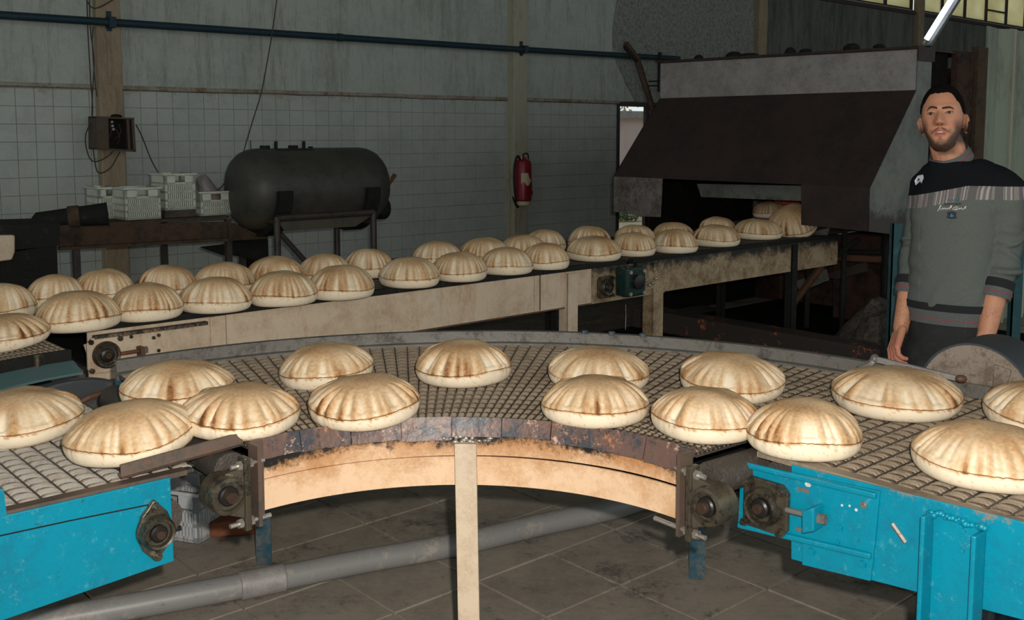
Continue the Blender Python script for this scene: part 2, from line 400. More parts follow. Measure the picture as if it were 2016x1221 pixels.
# plaster coat above the tiles, proud of them by a finger
pl = MB()
pl.abox(-6, 10.02, WB - .028, WB, TILE_TOP + .02, CEIL - .02).abox(10.02, 13.08, WB - .02, WB, 2.0, WIN0 - .02)
pl.abox(10.02, 13.05, WB - .02, WB, WIN0 - .02, CEIL - .02).abox(11.15, 13.08, WB - .02, WB, 0, 2.0)
pc = pl.build('plaster_coat', m_plaster, wb)
MB().abox(13.08, 26.9, WB - .02, WB, 0, WIN0 - .02).build('plaster_coat', m_sootplaster, wb)
# coarse rendered patch near the oven
MB().add([W(10.0 + .55 * math.sin(h * 1.7) * .4 + max(0, 2.6 - h) * .5, WB - .036, h) for h in [1.99 + .1 * k for k in range(33)]] + [W(12.9, WB - .036, h) for h in [5.19 - .1 * k for k in range(33)]],
         [tuple(range(66))]).build('rough_render_patch', m_rough, wb)
# ledge of plaster over the top tile course
lg = MB()
n = 60
pts = [(-3 + (DOOR0 + 3) * i / n) for i in range(n + 1)]
rows = []
for i, a in enumerate(pts):
    w = noise.noise(Vector((a * 2.3, .4, 0))) * .008
    rows.append([W(a, WB - .008, TILE_TOP + .002 + w), W(a, WB - .034, TILE_TOP + .012 + w), W(a, WB - .036, TILE_TOP + .03 + w), W(a, WB - .026, TILE_TOP + .05)])
lg.rings(rows, closed=False)
lg.build('plaster_ledge', m_ledge, wb)
# glazed wall tiles: the ones that show largest are single pieces
TW = .1502
wt = MB(); d = TW / 2 - .0011
wt.add([W(-d, 0, -d), W(d, 0, -d), W(d, 0, d), W(-d, 0, d), W(-d + .002, -.007, -d + .002), W(d - .002, -.007, -d + .002), W(d - .002, -.007, d - .002), W(-d + .002, -.007, d - .002)],
       [(0, 1, 2, 3), (4, 7, 6, 5), (0, 4, 5, 1), (1, 5, 6, 2), (2, 6, 7, 3), (3, 7, 4, 0)])
wtm = wt.mesh('tile', Vector()); wtm.materials.append(m_tile)
restw = MB(); cnt = 0
cells = []
for i in range(60):
    for j in range(13):
        cells.append((1.05 + TW * (i + .5), TILE_TOP - TW * (j + .5), j))
vis = [c for c in cells if c[0] > 2.2 and c[1] > .62]
near = set((round(c[0], 3), c[2]) for c in sorted(vis, key=lambda c: c[0])[:300])
for (a, h, j) in cells:
    if a > DOOR0 - TW / 2: continue
    db = rt.uniform(-.0012, .0012)
    if (round(a, 3), j) in near:
        o = bpy.data.objects.new('tile', wtm); COL.objects.link(o); o.parent = wb
        o.location = W(a, WB + db, h) - ORG[wb]
        o.rotation_euler = (rt.uniform(-.006, .006), 0, rt.uniform(-.006, .006))
    else:
        c = W(a, WB + db, h)
        restw.add([p + c for p in wt.v], wt.f)
stuff(restw.build('far_wall_tiles', m_tile, wb))

struct(MB().abox(-6, 30, -3.5, WB + .3, CEIL, CEIL + .15).build('ceiling', m_plaster))
struct(MB().abox(27, 27.3, -3, WB, 0, CEIL).build('wall_right', m_plaster))

# pillars
for k, a in enumerate((3.31, 8.12, 12.98, 17.82)):
    w = .105
    pm = m_pillar if k != 1 else m_pillarpale
    po = struct(MB().abox(a - w, a + w, WB - .11, WB, 0, CEIL).build('trim_%d' % (k + 1), pm, bevel=.01))
    if k < 2:
        MB().abox(a - .025, a + .005, WB - .118, WB - .11, 2.0 if k == 0 else 2.02, 2.42).build('slot_cover', pm, po)
        if k == 1:
            MB().abox(a - w - .03, a - w, WB - .05, WB, .0, CEIL).build('conduit', m_pillarpale, po)

# clerestory windows with frosted panes
for k, (a0, a1) in enumerate(((13.1, 17.7), (17.95, 22.6))):
    fr_ = MB()
    fr_.abox(a0, a1, WB + .02, WB + .10, WIN0 - .03, WIN0 + .03).abox(a0, a1, WB + .02, WB + .10, WIN1 - .04, WIN1)
    npn = 5
    st = (a1 - a0) / npn
    for i in range(npn + 1):
        fr_.abox(a0 + st * i - .03, a0 + st * i + .03, WB + .02, WB + .10, WIN0, WIN1)
    wn = struct(fr_.build('window_%d' % (k + 1), m_winframe))
    for i in range(npn):
        MB().abox(a0 + st * i + .03, a0 + st * (i + 1) - .03, WB + .055, WB + .061, WIN0 + .03, WIN1 - .04).build('pane', m_pane, wn)
    bar = MB()
    for i in (3,):
        bar.abox(a0 + st * i + .03, a0 + st * (i + 1) - .03, WB + .04, WB + .08, 4.02, 4.05)
    bar.build('glazing_bar', m_winframe, wn)
    MB().abox(a0, a1, WB - .06, WB + .02, WIN0 - .09, WIN0 - .03).build('sill', m_winframe, wn)

# doorway beside the oven
dr = struct(MB().abox(DOOR0 - .03, DOOR0 + .012, WB - .03, WB + .3, 0, 1.98).abox(10.46, 10.53, WB - .03, WB + .02, 0, 1.98).abox(DOOR0, DOOR1, WB - .04, WB + .05, 1.93, 1.99).build('door_1', m_winframe))
MB().abox(10.53, 11.09, WB - .02, WB + .02, 0, 1.92).build('door_leaf', m_wood, dr)
MB().abox(10.60, 11.03, WB - .03, WB - .02, .2, .85).build('door_panel', m_outwall, dr)

# the yard seen through the doorway
yw = struct(MB().abox(5, 24, 12.9, 13.1, 0, 1.86).build('yard_wall', m_outwall))
for i in range(10):
    MB().abox(5 + 1.9 * i + .004, 5 + 1.9 * (i + 1) - .004, 12.84, 13.14, 1.86, 1.99).build('coping_slab', m_outslab, yw)
struct(MB().abox(3, 26, 9.4, 16, -.3, -.01).build('yard_ground', m_outground))
def foliage(name, c, r, n, m, label, cat, seed):
    rr = random.Random(seed); mb = MB()
    for i in range(n):
        while True:
            q = Vector((rr.uniform(-1, 1), rr.uniform(-1, 1), rr.uniform(-1, 1)))
            if q.length < 1: break
        p = c + Vector((q.x * r.x, q.y * r.y, q.z * r.z))
        e = Vector((rr.uniform(-1, 1), rr.uniform(-1, 1), rr.uniform(-.4, .8))).normalized(); g = e.orthogonal().normalized()
        s = rr.uniform(.03, .06)
        mb.add([p - e * s, p + g * s * .5, p + e * s, p - g * s * .5], [(0, 1, 2, 3)])
    ro = thing(name, label, cat, Vector((c.x, c.y, c.z - r.z)))
    stuff(mb.build('leaves', m, ro))
    for i in range(5):
        st = MB(); st.tube([Vector((c.x + (i - 2) * r.x * .3, c.y, 0)), Vector((c.x + (i - 2) * r.x * .35, c.y, c.z * .6)), Vector((c.x + (i - 2) * r.x * .4, c.y, c.z + r.z * .5))], [.02, .014, .005], 5); st.build('stem', m_wood, ro)
    return ro
foliage('low_plant', W(10.9 + 2.6, 12.45, .16), Vector((.6, .22, .16)), 500, m_leaf, 'low green plants growing along the foot of the yard wall', 'plant', 5)
foliage('shrub', W(10.9 + 3.0, 14.2, 2.5), Vector((1.6, .8, 1.0)), 1600, m_leafdry, 'pale autumn shrub showing above the coping of the yard wall', 'shrub', 6)

# ================================================================== BELTS
BH = .81
def wire_belt(name, parent, inner, outer, N, step_n, m, lift=.0, across=True):
    """inner(t), outer(t): edge points for t in 0..1; N transverse rods; step_n wires across"""
    rods = MB()
    for i in range(N + 1):
        t = i / N
        p, q = inner(t), outer(t)
        rods.tube([p, q], .0023, 5)
    stuff(rods.build(name + '_rod', m_rod, parent, smooth=True))
    wires = MB(); wires2 = MB()
    for k in range(step_n):
        s = (k + .5) / step_n
        ds = .29 / step_n
        rows = []
        for i in range(N * 4 + 1):
            t = i / (4 * N)
            p, q = inner(t), outer(t)
            d = (q - p)
            z = (-.0040, .0012, .0020, .0012)[i % 4] - (.0018 if k % 3 == 1 else 0)
            off = ds * (-.5, .1, .5, .1)[i % 4] * (1 if k % 2 else -1)
            c = p + d * (s + off * .5)
            rows.append([c - d * ds + Z * (z - .002), c + Z * (z + .0025), c + d * ds + Z * (z - .002)])
        (wires2 if k % 3 == 1 else wires).rings(rows, closed=False)
    stuff(wires.build(name + '_wire', m, parent))
    stuff(wires2.build(name + '_crimped_wire', m_meshdark if m is not m_meshlit else m_mesh, parent))

def strip(mb, f, g, N, z0, z1):
    """solid ribbon between two edge curves"""
    rows = []
    for i in range(N + 1):
        t = i / N
        p, q = f(t), g(t)
        rows.append([p + Z * z0, q + Z * z0, q + Z * z1, p + Z * z1])
    return mb.rings(rows)

def bolt(mb, c, n, r=.009, l=.008, shaft=0):
    mb.hex(c, c + n * l, r)
    if shaft: mb.cyl(c, c + n * (l + shaft), r * .55, seg=10)
    return mb

def flange_bearing(parent, c, r, n, R, kind='square', m=None):
    """bearing unit on a plate: body, ring, shaft end and bolts"""
    M = frame(c, r, n)
    m = m or m_grease
    h = MB(M)
    S = R * 1.32
    if kind == 'square':
        k = S * .72
        pts = [(-S, -k), (-k, -S), (k, -S), (S, -k), (S, k), (k, S), (-k, S), (-S, k)]
        h.prism([(x, y, 0) for x, y in pts], (0, 0, .014))
    else:
        pts = []
        for i in range(40):
            w = 2 * math.pi * i / 40
            x = math.cos(w) * R * 1.06; y = math.sin(w)
            y = y * R * 1.06 if abs(y) < .55 else math.copysign(R * (1.06 * .55 + (abs(y) - .55) * 2.75), y)
            if abs(y) > R: x *= max(.42, 1 - (abs(y) - R) / R * .75)
            pts.append((x, y, 0))
        h.prism(pts, (0, 0, .014))
    b = h.build('bearing_housing', m, parent, bevel=.003)
    m = m_grease
    MB(M).lathe([(R, .012), (R * .98, .034), (R * .86, .042), (R * .74, .040), (R * .72, .026), (R * .3, .024), (.001, .024)], 28).build('bearing_ring', m, b, smooth=True)
    MB(M).lathe([(R * .50, .022), (R * .50, .036), (R * .40, .040), (.001, .040)], 20).build('lock_collar', m_dark, b, smooth=True)
    MB(M).lathe([(R * .28, .03), (R * .28, .046), (R * .24, .049), (.001, .049)], 18).build('shaft_end', m_hub, b, smooth=True)
    spots = [(-1, -1), (1, -1), (1, 1), (-1, 1)] if kind == 'square' else [(0, 1.42), (0, -1.42)]
    for x, y in spots:
        q = S * .80 if kind == 'square' else R
        bb = MB(M); bb.hex((x * q, y * q, .014), (x * q, y * q, .026), .011); bb.cyl((x * q, y * q, .014), (x * q, y * q, .034), .006, seg=10)
        bb.build('bolt', m_grease, b)
    return b

# ================================================================== CURVED CONVEYOR (the one in front)
CI = (1.175, 1.535); RI = .735
CO = (1.255, 1.535); RO = 1.705
T0, T1 = math.radians(93), math.radians(-3)      # left end .. right end
def arcp(c, r, th, h): return W(c[0] + r * math.cos(th), c[1] + r * math.sin(th), h)
def c_in(t, dr=0, h=BH): return arcp(CI, RI + dr, T0 + (T1 - T0) * t, h)
def c_out(t, dr=0, h=BH): return arcp(CO, RO + dr, T0 + (T1 - T0) * t, h)
cv = thing('curved_conveyor', 'curved wire-mesh conveyor with a heat-stained cream inner side plate', 'conveyor', W(1.9, 2.1, 0))
wire_belt('belt', cv, lambda t: c_in(t, .012), lambda t: c_out(t, -.03), 62, 62, m_mesh)
bb = MB(); strip(bb, lambda t: c_in(t, .01, BH), lambda t: c_out(t, -.03, BH), 48, -.012, -.006)
bb.build('belt_bed', m_belt, cv)
bb = MB(); strip(bb, lambda t: c_in(t, .02, BH), lambda t: c_out(t, -.02, BH), 48, -.150, -.142)
bb.build('shade_sheet', m_black, cv)  # black sheet added to block light so the underside looks dark
# inner side plate of two courses with a gaping joint, and the burnt strip welded along its top
ip = MB(); ip.rings([[c_in(t, -.006, BH - .0925 + .004 * min(1, max(0, (t - .35) / .5))), c_in(t, 0, BH - .0925 + .004 * min(1, max(0, (t - .35) / .5))), c_in(t, 0, BH - .012), c_in(t, -.006, BH - .012)] for t in [i / 48 for i in range(49)]])
p1 = ip.build('upper_side_plate', m_creamburnt, cv, smooth=True)
ip = MB(); strip(ip, lambda t: c_in(t, -.010), lambda t: c_in(t, -.004), 48, -.172, -.0935)
p2 = ip.build('lower_side_plate', m_creamburnt, cv, smooth=True)
nseg = 9
rr = random.Random(11)
for k in range(nseg):
    t0, t1 = k / nseg, (k + 1) / nseg
    dd = rr.uniform(-.004, .003); lo = -.040 + rr.uniform(-.006, .006); tw = rr.uniform(-.003, .003)
    rows = []
    for i in range(9):
        t = t0 + (t1 - t0) * i / 8 * .985
        z = noise.noise(Vector((t * 40, k, 0))) * .003
        rows.append([c_in(t, -.022 + dd, BH + lo + z + tw), c_in(t, -.014 + dd, BH + lo + z), c_in(t, .012, BH + .006 + z * .5), c_in(t, -.006 + dd, BH + .014 + z * .5)])
    mb = MB(); mb.rings(rows); mb.build('weld_strip', m_weld, cv)
# blobs of weld metal over the front leg
mb = MB()
for k in range(16):
    t = .47 + rr.uniform(-.05, .06)
    mb.ball(c_in(t, -.018, BH - .045 + rr.uniform(-.008, .008)), rr.uniform(.005, .011), rr.uniform(.004, .009), rr.uniform(.004, .008), nu=10, nv=6)
mb.build('weld_bead', m_steel, cv, smooth=True)
# outer rim plate
orim = MB(); strip(orim, lambda t: c_out(t, -.012), lambda t: c_out(t, 0), 60, -.02, .042)
orim.build('outer_rim', m_greystrip, cv, smooth=True)
orim = MB(); strip(orim, lambda t: c_out(t, -.014), lambda t: c_out(t, .012), 60, .040, .046)
orim.build('outer_rim_lip', m_greystrip, cv)
orim = MB(); strip(orim, lambda t: c_out(t, -.045), lambda t: c_out(t, -.012), 60, -.004, .008)
orim.build('wear_strip', m_greystrip, cv)
orim = MB(); strip(orim, lambda t: c_out(t, 0), lambda t: c_out(t, .006), 60, -.17, -.02)
orim.build('outer_side_plate', m_bluedk, cv, smooth=True)
for t in (.62, .66, .585):
    q = c_out(t, -.02, BH + .046)
    bolt(MB(), q, Z, .012, .012).build('rim_bolt', m_bluedk, cv)
# legs: the cream flat bar welded on in front, blue angle legs under the outer rim
q0 = PB(909, 880, 0.0001) if False else c_in(.475, -.020, BH - .05)
tdir = (c_in(.49) - c_in(.46)).normalized(); nout = Vector((-tdir.y, tdir.x, 0))
if nout.dot(CAMP - q0) < 0: nout = -nout
mb = MB()
wl = .029
foot = q0 + nout * .012 + tdir * .012; foot.z = 0
mb.hexa([foot - tdir * wl, foot + tdir * wl, foot + tdir * wl + nout * .022, foot - tdir * wl + nout * .022,
         q0 - tdir * wl, q0 + tdir * wl, q0 + tdir * wl + nout * .022, q0 - tdir * wl + nout * .022])
mb.build('front_leg', m_cream, cv, bevel=.002)
def angle_leg(parent, p, r, n, h, m, w=.055, name='leg'):
    q = Vector((p.x, p.y, 0)); M = frame(q, r, n)
    mb = MB(M)
    # local x = r, y = n x r (vertical), z = n
    mb.box(-w / 2, w / 2, 0, h, 0, .006).box(-w / 2, -w / 2 + .006, 0, h, -w * .8, 0).box(w / 2 - .006, w / 2, 0, h, -w * .8, 0)
    mb.m = None
    return mb.build(name, m, parent)
def face_cam(p):
    d = (CAMP - p); d.z = 0; d.normalize()
    return d, Vector((-d.y, d.x, 0))
lp = PH(1372, 1140, 0); n_, r_ = face_cam(lp)
angle_leg(cv, lp, r_, n_, BH - .15, m_bluedk)
lp2 = c_out(.20, -.06, 0); n_, r_ = face_cam(lp2)
px_target = PH(520, 1110, 0)
angle_leg(cv, px_target, r_, n_, BH - .15, m_bluedk)
# end brackets with pillow-block bearings
def end_bracket(t, side):
    p = c_in(t, -.01, 0)
    td = (c_in(min(1, t + .02)) - c_in(max(0, t - .02))).normalized() * side      # pointing away from the plate's end
    no = Vector((-td.y, td.x, 0))
    if no.dot(CAMP - p) < 0: no = -no
    top, bot = BH + .012, BH - .19
    o = Vector((p.x, p.y, 0))
    mb = MB()
    mb.prism([o + no * .004 + Z * bot, o + no * .05 + Z * bot, o + no * .05 + Z * top, o + no * .004 + Z * top], td * .010)
    mb.prism([o + no * .004 + Z * bot, o - td * .028 + no * .004 + Z * bot, o - td * .028 + no * .004 + Z * top, o + no * .004 + Z * top], no * .007)
    br = mb.build('end_bracket', m_guide, cv)
    s = o + td * .032 + no * .022
    mb = MB()
    mb.prism([s + Z * bot, s + no * .034 + Z * bot, s + no * .034 + Z * (top - .02), s + Z * (top - .02)], td * .016)
    mb.build('bearing_foot', m_grease, br, bevel=.003)
    c = o + td * .085 + no * .035 + Z * (BH - .095)
    M = frame(c, td if side > 0 else -td, no)
    R = .044
    mb = MB(M); mb.lathe([(R * 1.1, -.05), (R * 1.1, .002), (R * 1.02, .012), (R * .80, .014), (R * .78, .002), (R * .45, .0), (.001, .0)], 30)
    x = -1 if True else 1
    mb.m = None
    f0 = s + td * .012
    mb.prism([f0 + Z * (BH - .158) , f0 + Z * (BH - .030), c + Z * .050 - no * .035 + td * .0, c - Z * .050 - no * .035 + td * .0], no * .028)
    hs = mb.build('pillow_block', m_grease, br, smooth=True)
    MB(M).lathe([(R * .55, -.005), (R * .55, .010), (R * .46, .014), (.001, .014)], 20).build('lock_collar', m_dark, hs, smooth=True)
    MB(M).lathe([(R * .34, -.005), (R * .34, .026), (R * .3, .029), (.001, .029)], 18).build('shaft_end', m_hub, hs, smooth=True)
    for z in (BH - .028, BH - .172):
        e = s + no * .017 + Z * z
        l0, l1 = (.06, .05) if z < BH - .1 else (.045, .045)
        mb = MB(); mb.cyl(e - td * l0 - td * (.05 if (side > 0 and z < BH - .1) else 0), e + td * l1, .0058, seg=10); mb.hex(e + td * .017, e + td * .028, .012); mb.hex(e - td * .012, e - td * .003, .012)
        mb.build('adjusting_bolt', m_steel, br)
    return br
end_bracket(0.0, -1)
end_bracket(1.0, 1)
# rollers at the two ends of the curve
mb = MB(); mb.cyl(c_in(0, 0, BH - .05) - U * .05, c_out(0, -.10, BH - .05) - U * .05, .042, seg=20); mb.build('end_roller', m_belt, cv, smooth=True)
mb = MB(); mb.cyl(c_in(1, 0, BH - .05) - V * .05, c_out(1, -.03, BH - .05) - V * .05, .042, seg=20); mb.build('end_roller', m_belt, cv, smooth=True)

# ================================================================== LEFT BLUE CONVEYOR (takes the bread away)
LH = .768
lb0, lb1 = 2.30, 3.22
lc = thing('blue_conveyor', 'blue enamelled straight conveyor taking bread from the curve at the grey pipe', 'conveyor', W(.5, 2.8, 0))
wire_belt('belt', lc, lambda t: W(1.02 - 1.0 * t, lb0 + .035, LH), lambda t: W(1.02 - 1.0 * t, lb1, LH), 20, 60, m_meshlit)
MB().abox(.0, 1.02, lb0 + .03, lb1, LH - .014, LH - .006).build('belt_bed', m_belt, lc)
MB().abox(.0, .98, lb0 + .02, lb1, LH - .15, LH - .14).build('shade_sheet', m_black, lc)  # added black sheet, keeps light out from below the belt
def plate_px(pl, val, pts, thick, name, m, parent, bevel=.002):
    f = PB if pl == 'b' else PA
    n = -V if pl == 'b' else -U
    mb = MB(); mb.prism([f(x, y, val) for x, y in pts], n * thick)
    return mb.build(name, m, parent, bevel=bevel)
plate_px('b', lb0, [(-160, 1052), (333, 939), (340, 1103), (-160, 1276)], .008, 'side_plate', m_blue, lc)
mb = MB(); mb.abox(-.1, .99, lb0, lb0 + .032, LH - .008, LH + .004); mb.build('edge_rail', m_guide, lc)
mb = MB(); s0 = PB(-60, 1068, lb0 - .008); s1 = PB(312, 990, lb0 - .008)
mb.tube([s0, s0.lerp(s1, .5) + Z * .0015, s1], .0018, 5); mb.build('seam', m_black, lc)
mb = MB(); mb.prism([PB(-20, 960, lb0 - .004), PB(2, 958, lb0 - .004), PB(8, 1010, lb0 - .004), PB(-20, 1016, lb0 - .004)], -V * .02); mb.build('corner_post', m_blue, lc)
flange_bearing(lc, PB(302, 1043, lb0 - .008), U, -V, .041, 'oval')
mb = MB(); mb.cyl(W(.93, lb0, LH - .10), W(.93, lb1, LH - .10), .045, seg=20); mb.build('end_roller', m_belt, lc, smooth=True)
MB().abox(-.1, .96, lb1, lb1 + .01, LH - .2, LH + .02).build('far_side_plate', m_blue, lc)
for a_ in (-.05, .1):
    for b_ in (lb0 + .03, lb1 - .05):
        MB().abox(a_, a_ + .05, b_, b_ + .05, 0, LH - .19).build('leg', m_blue, lc)
# iron guide bar that hands the bread over
gb = MB()
g0, g1 = PH(238, 928, LH + .03), PH(478, 862, BH + .02)
dv = (g1 - g0); hd = Vector((dv.x, dv.y, 0)).normalized(); gn = Vector((hd.y, -hd.x, 0))
gb.hexa([g0 - Z * .02, g1 - Z * .02, g1 - Z * .02 - gn * .008, g0 - Z * .02 - gn * .008, g0 + Z * .014, g1 + Z * .014, g1 + Z * .014 - gn * .008, g0 + Z * .014 - gn * .008])
gb.hexa([g0 - Z * .02, g1 - Z * .02, g1 - Z * .02 - gn * .035, g0 - Z * .02 - gn * .035, g0 - Z * .014, g1 - Z * .014, g1 - Z * .014 - gn * .035, g0 - Z * .014 - gn * .035])
tag(gb.build('guide_bar', m_guide), 'brown angle-iron guide bar between the blue conveyor and the curve', 'bar')

# ================================================================== RIGHT BLUE CONVEYOR
ra0, ra1 = 2.03, 2.955
rc = thing('blue_conveyor', 'blue enamelled straight conveyor with square bearing and channel leg, beside the round guard', 'conveyor', W(2.5, .8, 0))
wire_belt('belt', rc, lambda t: W(ra0 + .035, 1.42 - 1.5 * t, BH), lambda t: W(ra1 - .02, 1.42 - 1.5 * t, BH), 30, 62, m_mesh)
MB().abox(ra0 + .03, ra1, -.08, 1.42, BH - .014, BH - .006).build('belt_bed', m_belt, rc)
MB().abox(ra0 + .02, ra1, -.08, 1.36, BH - .15, BH - .14).build('shade_sheet', m_black, rc)  # black sheet added under the belt to stop light
mainp = plate_px('a', ra0, [(1560, 914), (2200, 1072), (2210, 1270), (1560, 1100)], .006, 'side_plate', m_blue, rc)
mb = MB(); mb.abox(ra0, ra0 + .032, -.1, 1.40, BH - .010, BH + .004); mb.build('edge_rail', m_mesh, rc)
endp = plate_px('a', ra0 - .006, [(1462, 908), (1735, 966), (1722, 1100), (1456, 1036)], .008, 'end_plate', m_blue, rc)
tab = plate_px('a', ra0 - .006, [(1582, 1064), (1722, 1100), (1716, 1143), (1582, 1111)], .007, 'lower_tab', m_blue, rc)
for k, (A_, B_) in enumerate((((1462, 912), (1728, 975)), ((1456, 1032), (1718, 1094)))):
    mb = MB()
    p, q = PA(*A_, ra0 - .014), PA(*B_, ra0 - .014)
    mb.hexa([p - Z * .007, q - Z * .007, q - Z * .007 - U * .012, p - Z * .007 - U * .012, p + Z * .007, q + Z * .007, q + Z * .007 - U * .012, p + Z * .007 - U * .012])
    mb.build('plate_lip', m_blue, rc, bevel=.004)
flange_bearing(rc, PA(1512, 994, ra0 - .014), -V, -U, .047, 'square')
# take-up screw
mb = MB(); p, q = PA(1548, 1004, ra0 - .034), PA(1612, 1020, ra0 - .034)
mb.cyl(p, q, .007, seg=12); mb.build('take_up_screw', m_greystrip, rc, smooth=True)
mb = MB(); mb.prism([PA(1598, 998, ra0 - .016), PA(1622, 990, ra0 - .016), PA(1622, 1038, ra0 - .016), PA(1598, 1042, ra0 - .016)], -U * .042); mb.build('screw_lug', m_blue, rc, bevel=.004)
mb = MB(); mb.hex(q - U * .002, q + (q - p).normalized() * .018, .013); mb.build('screw_nut', m_greystrip, rc)
for (x, y) in ((1703, 993), (1655, 1038), (1652, 1066), (1600, 1085), (1700, 1110)):
    bolt(MB(), PA(x, y, ra0 - .012), -U, .0085 if y != 1066 else .005, .008, .003).build('bolt', m_steel if x == 1703 else m_blue, rc)
for (x0, y0, x1, y1) in ((1571, 962, 1594, 968), (1568, 1041, 1590, 1046)):
    mb = MB(); p, q = PA(x0, y0, ra0 - .0145), PA(x1, y1, ra0 - .0145)
    mb.hexa([p - Z * .005, q - Z * .005, q - Z * .005 - U * .002, p - Z * .005 - U * .002, p + Z * .005, q + Z * .005, q + Z * .005 - U * .002, p + Z * .005 - U * .002]); mb.build('slot', m_greystrip, rc)
for (x, y, s) in ((1590, 953, .007), (1658, 995, .003), (1673, 996, .0028), (1686, 1004, .0038), (1593, 955, .005)):
    MB(frame(PA(x, y, ra0 - .0142), -V, -U)).cyl((0, 0, 0), (0, 0, .0012), s, seg=7).build('paint_chip', m_crategrey, rc)
MB().tube([PA(1757, 1031, ra0 - .006), PA(1783, 1068, ra0 - .006)], .006, 6).build('weld_rod', m_greystrip, rc)
# channel leg in front of the side plate
cl = []
L0, L1, R0_, R1_ = PA(1806, 1014, ra0 - .006), PA(1834, 1004, ra0 - .006), PA(1892, 1018, ra0 - .006), PA(1918, 1026, ra0 - .006)
mb = MB()
def vbar(p, q, t, top):
    b0 = Vector((p.x, p.y, 0)); b1 = Vector((q.x, q.y, 0))
    mb.hexa([b0, b1, b1 - U * t, b0 - U * t, b0 + Z * top, b1 + Z * top, b1 - U * t + Z * top, b0 - U * t + Z * top])
lw = -V
topz = L1.z
base = L1
vbar(base - V * .0, base - V * .115, .008, topz - .004)
vbar(base, base - V * .010, .05, topz)
vbar(base - V * .105, base - V * .115, .05, topz - .01)
leg_o = mb.build('channel_leg', m_blue, rc, bevel=.003)
mb = MB()
for k in range(22):
    t = k / 21
    mb.ball(base - V * (.115 * t) - U * (.008 + .004 * math.sin(k)) + Z * (topz - base.z - .004 + rr.uniform(-.003, .004)), rr.uniform(.005, .008), nu=8, nv=5)
mb.build('weld_bead', m_blue, rc, smooth=True)
for (x, y) in ((1897, 1045), (1894, 1083)):
    bolt(MB(), PA(x, y, ra0 - .014), -U, .006, .004).build('bolt', m_blue, rc)
for b_ in (-.05,):
    MB().abox(ra0 + .01, ra0 + .06, b_, b_ + .05, 0, BH - .19).build('leg', m_blue, rc)
for b_ in (.05, 1.2):
    MB().abox(ra1 - .05, ra1, b_, b_ + .05, 0, BH - .15).build('leg', m_bluedk, rc)
MB().abox(ra1, ra1 + .01, -.1, 1.40, BH - .17, BH + .035).build('far_side_plate', m_greystrip, rc)
mb = MB(); mb.cyl(W(ra0 + .02, 1.34, BH - .06), W(ra1, 1.34, BH - .06), .05, seg=20); mb.build('end_roller', m_belt, rc, smooth=True)

# ================================================================== FAR STRAIGHT CONVEYORS
NB, FB = 4.12, 5.06        # near and far edge
def far_conveyor(name, label, a0, a1, m_side, panels, legs, sag=0.0):
    o = thing(name, label, 'conveyor', W((a0 + a1) / 2, (NB + FB) / 2, 0))
    MB().abox(a0, a1, NB + .03, FB - .03, BH - .010, BH).build('belt', m_belt, o)
    MB().abox(a0 + .05, a1 - .05, NB + .03, FB - .03, BH - .20, BH - .19).build('shade_sheet', m_black, o)  # added black sheet darkening the space below the belt
    sl = MB()
    for i in range(int((a1 - a0) / .05)):
        x = a0 + .05 * i + .02
        sl.abox(x, x + .012, NB + .03, FB - .03, BH, BH + .0025)
    stuff(sl.build('belt_rod', m_rod, o))
    MB().abox(a0, a1, NB - .014, NB + .03, BH - .020, BH + .006).build('top_rail', m_black, o)
    for (p0, p1) in panels:
        MB().abox(p0 + .002, p1 - .002, NB - .008, NB, BH - .225, BH - .018).build('side_panel', m_side, o)
    MB().abox(a0, a1, FB - .03, FB + .008, BH - .225, BH + .012).build('far_side_panel', m_black, o)
    for (la, lb, m_, w) in legs:
        MB().abox(la - w / 2, la + w / 2, lb, lb + .006, 0, BH - .03).abox(la - w / 2, la - w / 2 + .006, lb, lb + w * .8, 0, BH - .03).build('leg', m_, o)
    return o
xa = lambda x, y: ab(PB(x, y, NB - .008))[0]
A1 = xa(1232, 560); A0 = xa(172, 690)
jn = [A0, xa(415, 660), xa(445, 650), xa(1052, 580), xa(1112, 575), A1 - .02]
bc = far_conveyor('cream_conveyor', 'long straight conveyor with cream side panels carrying two rows of bread', A0, A1, m_cream, list(zip(jn[:-1], jn[1:])),
                  [(xa(1122, 600), NB - .03, m_cream, .085), (xa(1040, 620), FB - .08, m_greystrip, .05), (xa(440, 660), NB + .02, m_cream, .06), (xa(300, 620) + .0, FB - .08, m_greystrip, .05)])
for x in (428,):
    p = xa(x, 650)
    MB().abox(p - .035, p + .035, NB - .020, NB - .008, BH - .225, BH - .02).build('joint_cover', m_cream, bc, bevel=.004)
MB().abox(xa(1062, 560), xa(1064, 560), NB - .0095, NB - .008, BH - .22, BH - .02).build('panel_seam', m_rust, bc)
# lower edge trim, dark
MB().abox(A0 + .12, A1 - .02, NB - .010, NB + .004, BH - .232, BH - .224).build('lower_edge', m_rust, bc)
# bearing plate at its left end
bp_ = MB(); bp_.prism([PB(163, 678, NB - .008), PB(322, 645, NB - .008), PB(330, 690, NB - .008), PB(318, 706, NB - .008), PB(182, 733, NB - .008)], -V * .012)
bp_.build('end_plate', m_cream, bc, bevel=.003)
MB().abox(A0 + .02, A0 + .5, NB - .035, NB - .006, BH - .05, BH - .035).build('edge_flange', m_creamsoot, bc, bevel=.003)
mcreambear = m_grease
flange_bearing(bc, PB(206, 697, NB - .020), U, -V, .055, 'square', m_cream)
mb = MB(); p, q = PB(236, 697, NB - .04), PB(280, 690, NB - .04)
mb.cyl(p, q, .008, seg=10); mb.build('take_up_screw', m_rust, bc)
mb = MB(); mb.prism([PB(268, 682, NB - .020), PB(276, 680, NB - .020), PB(278, 703, NB - .020), PB(270, 705, NB - .020)], -V * .05); mb.build('screw_lug', m_rust, bc)
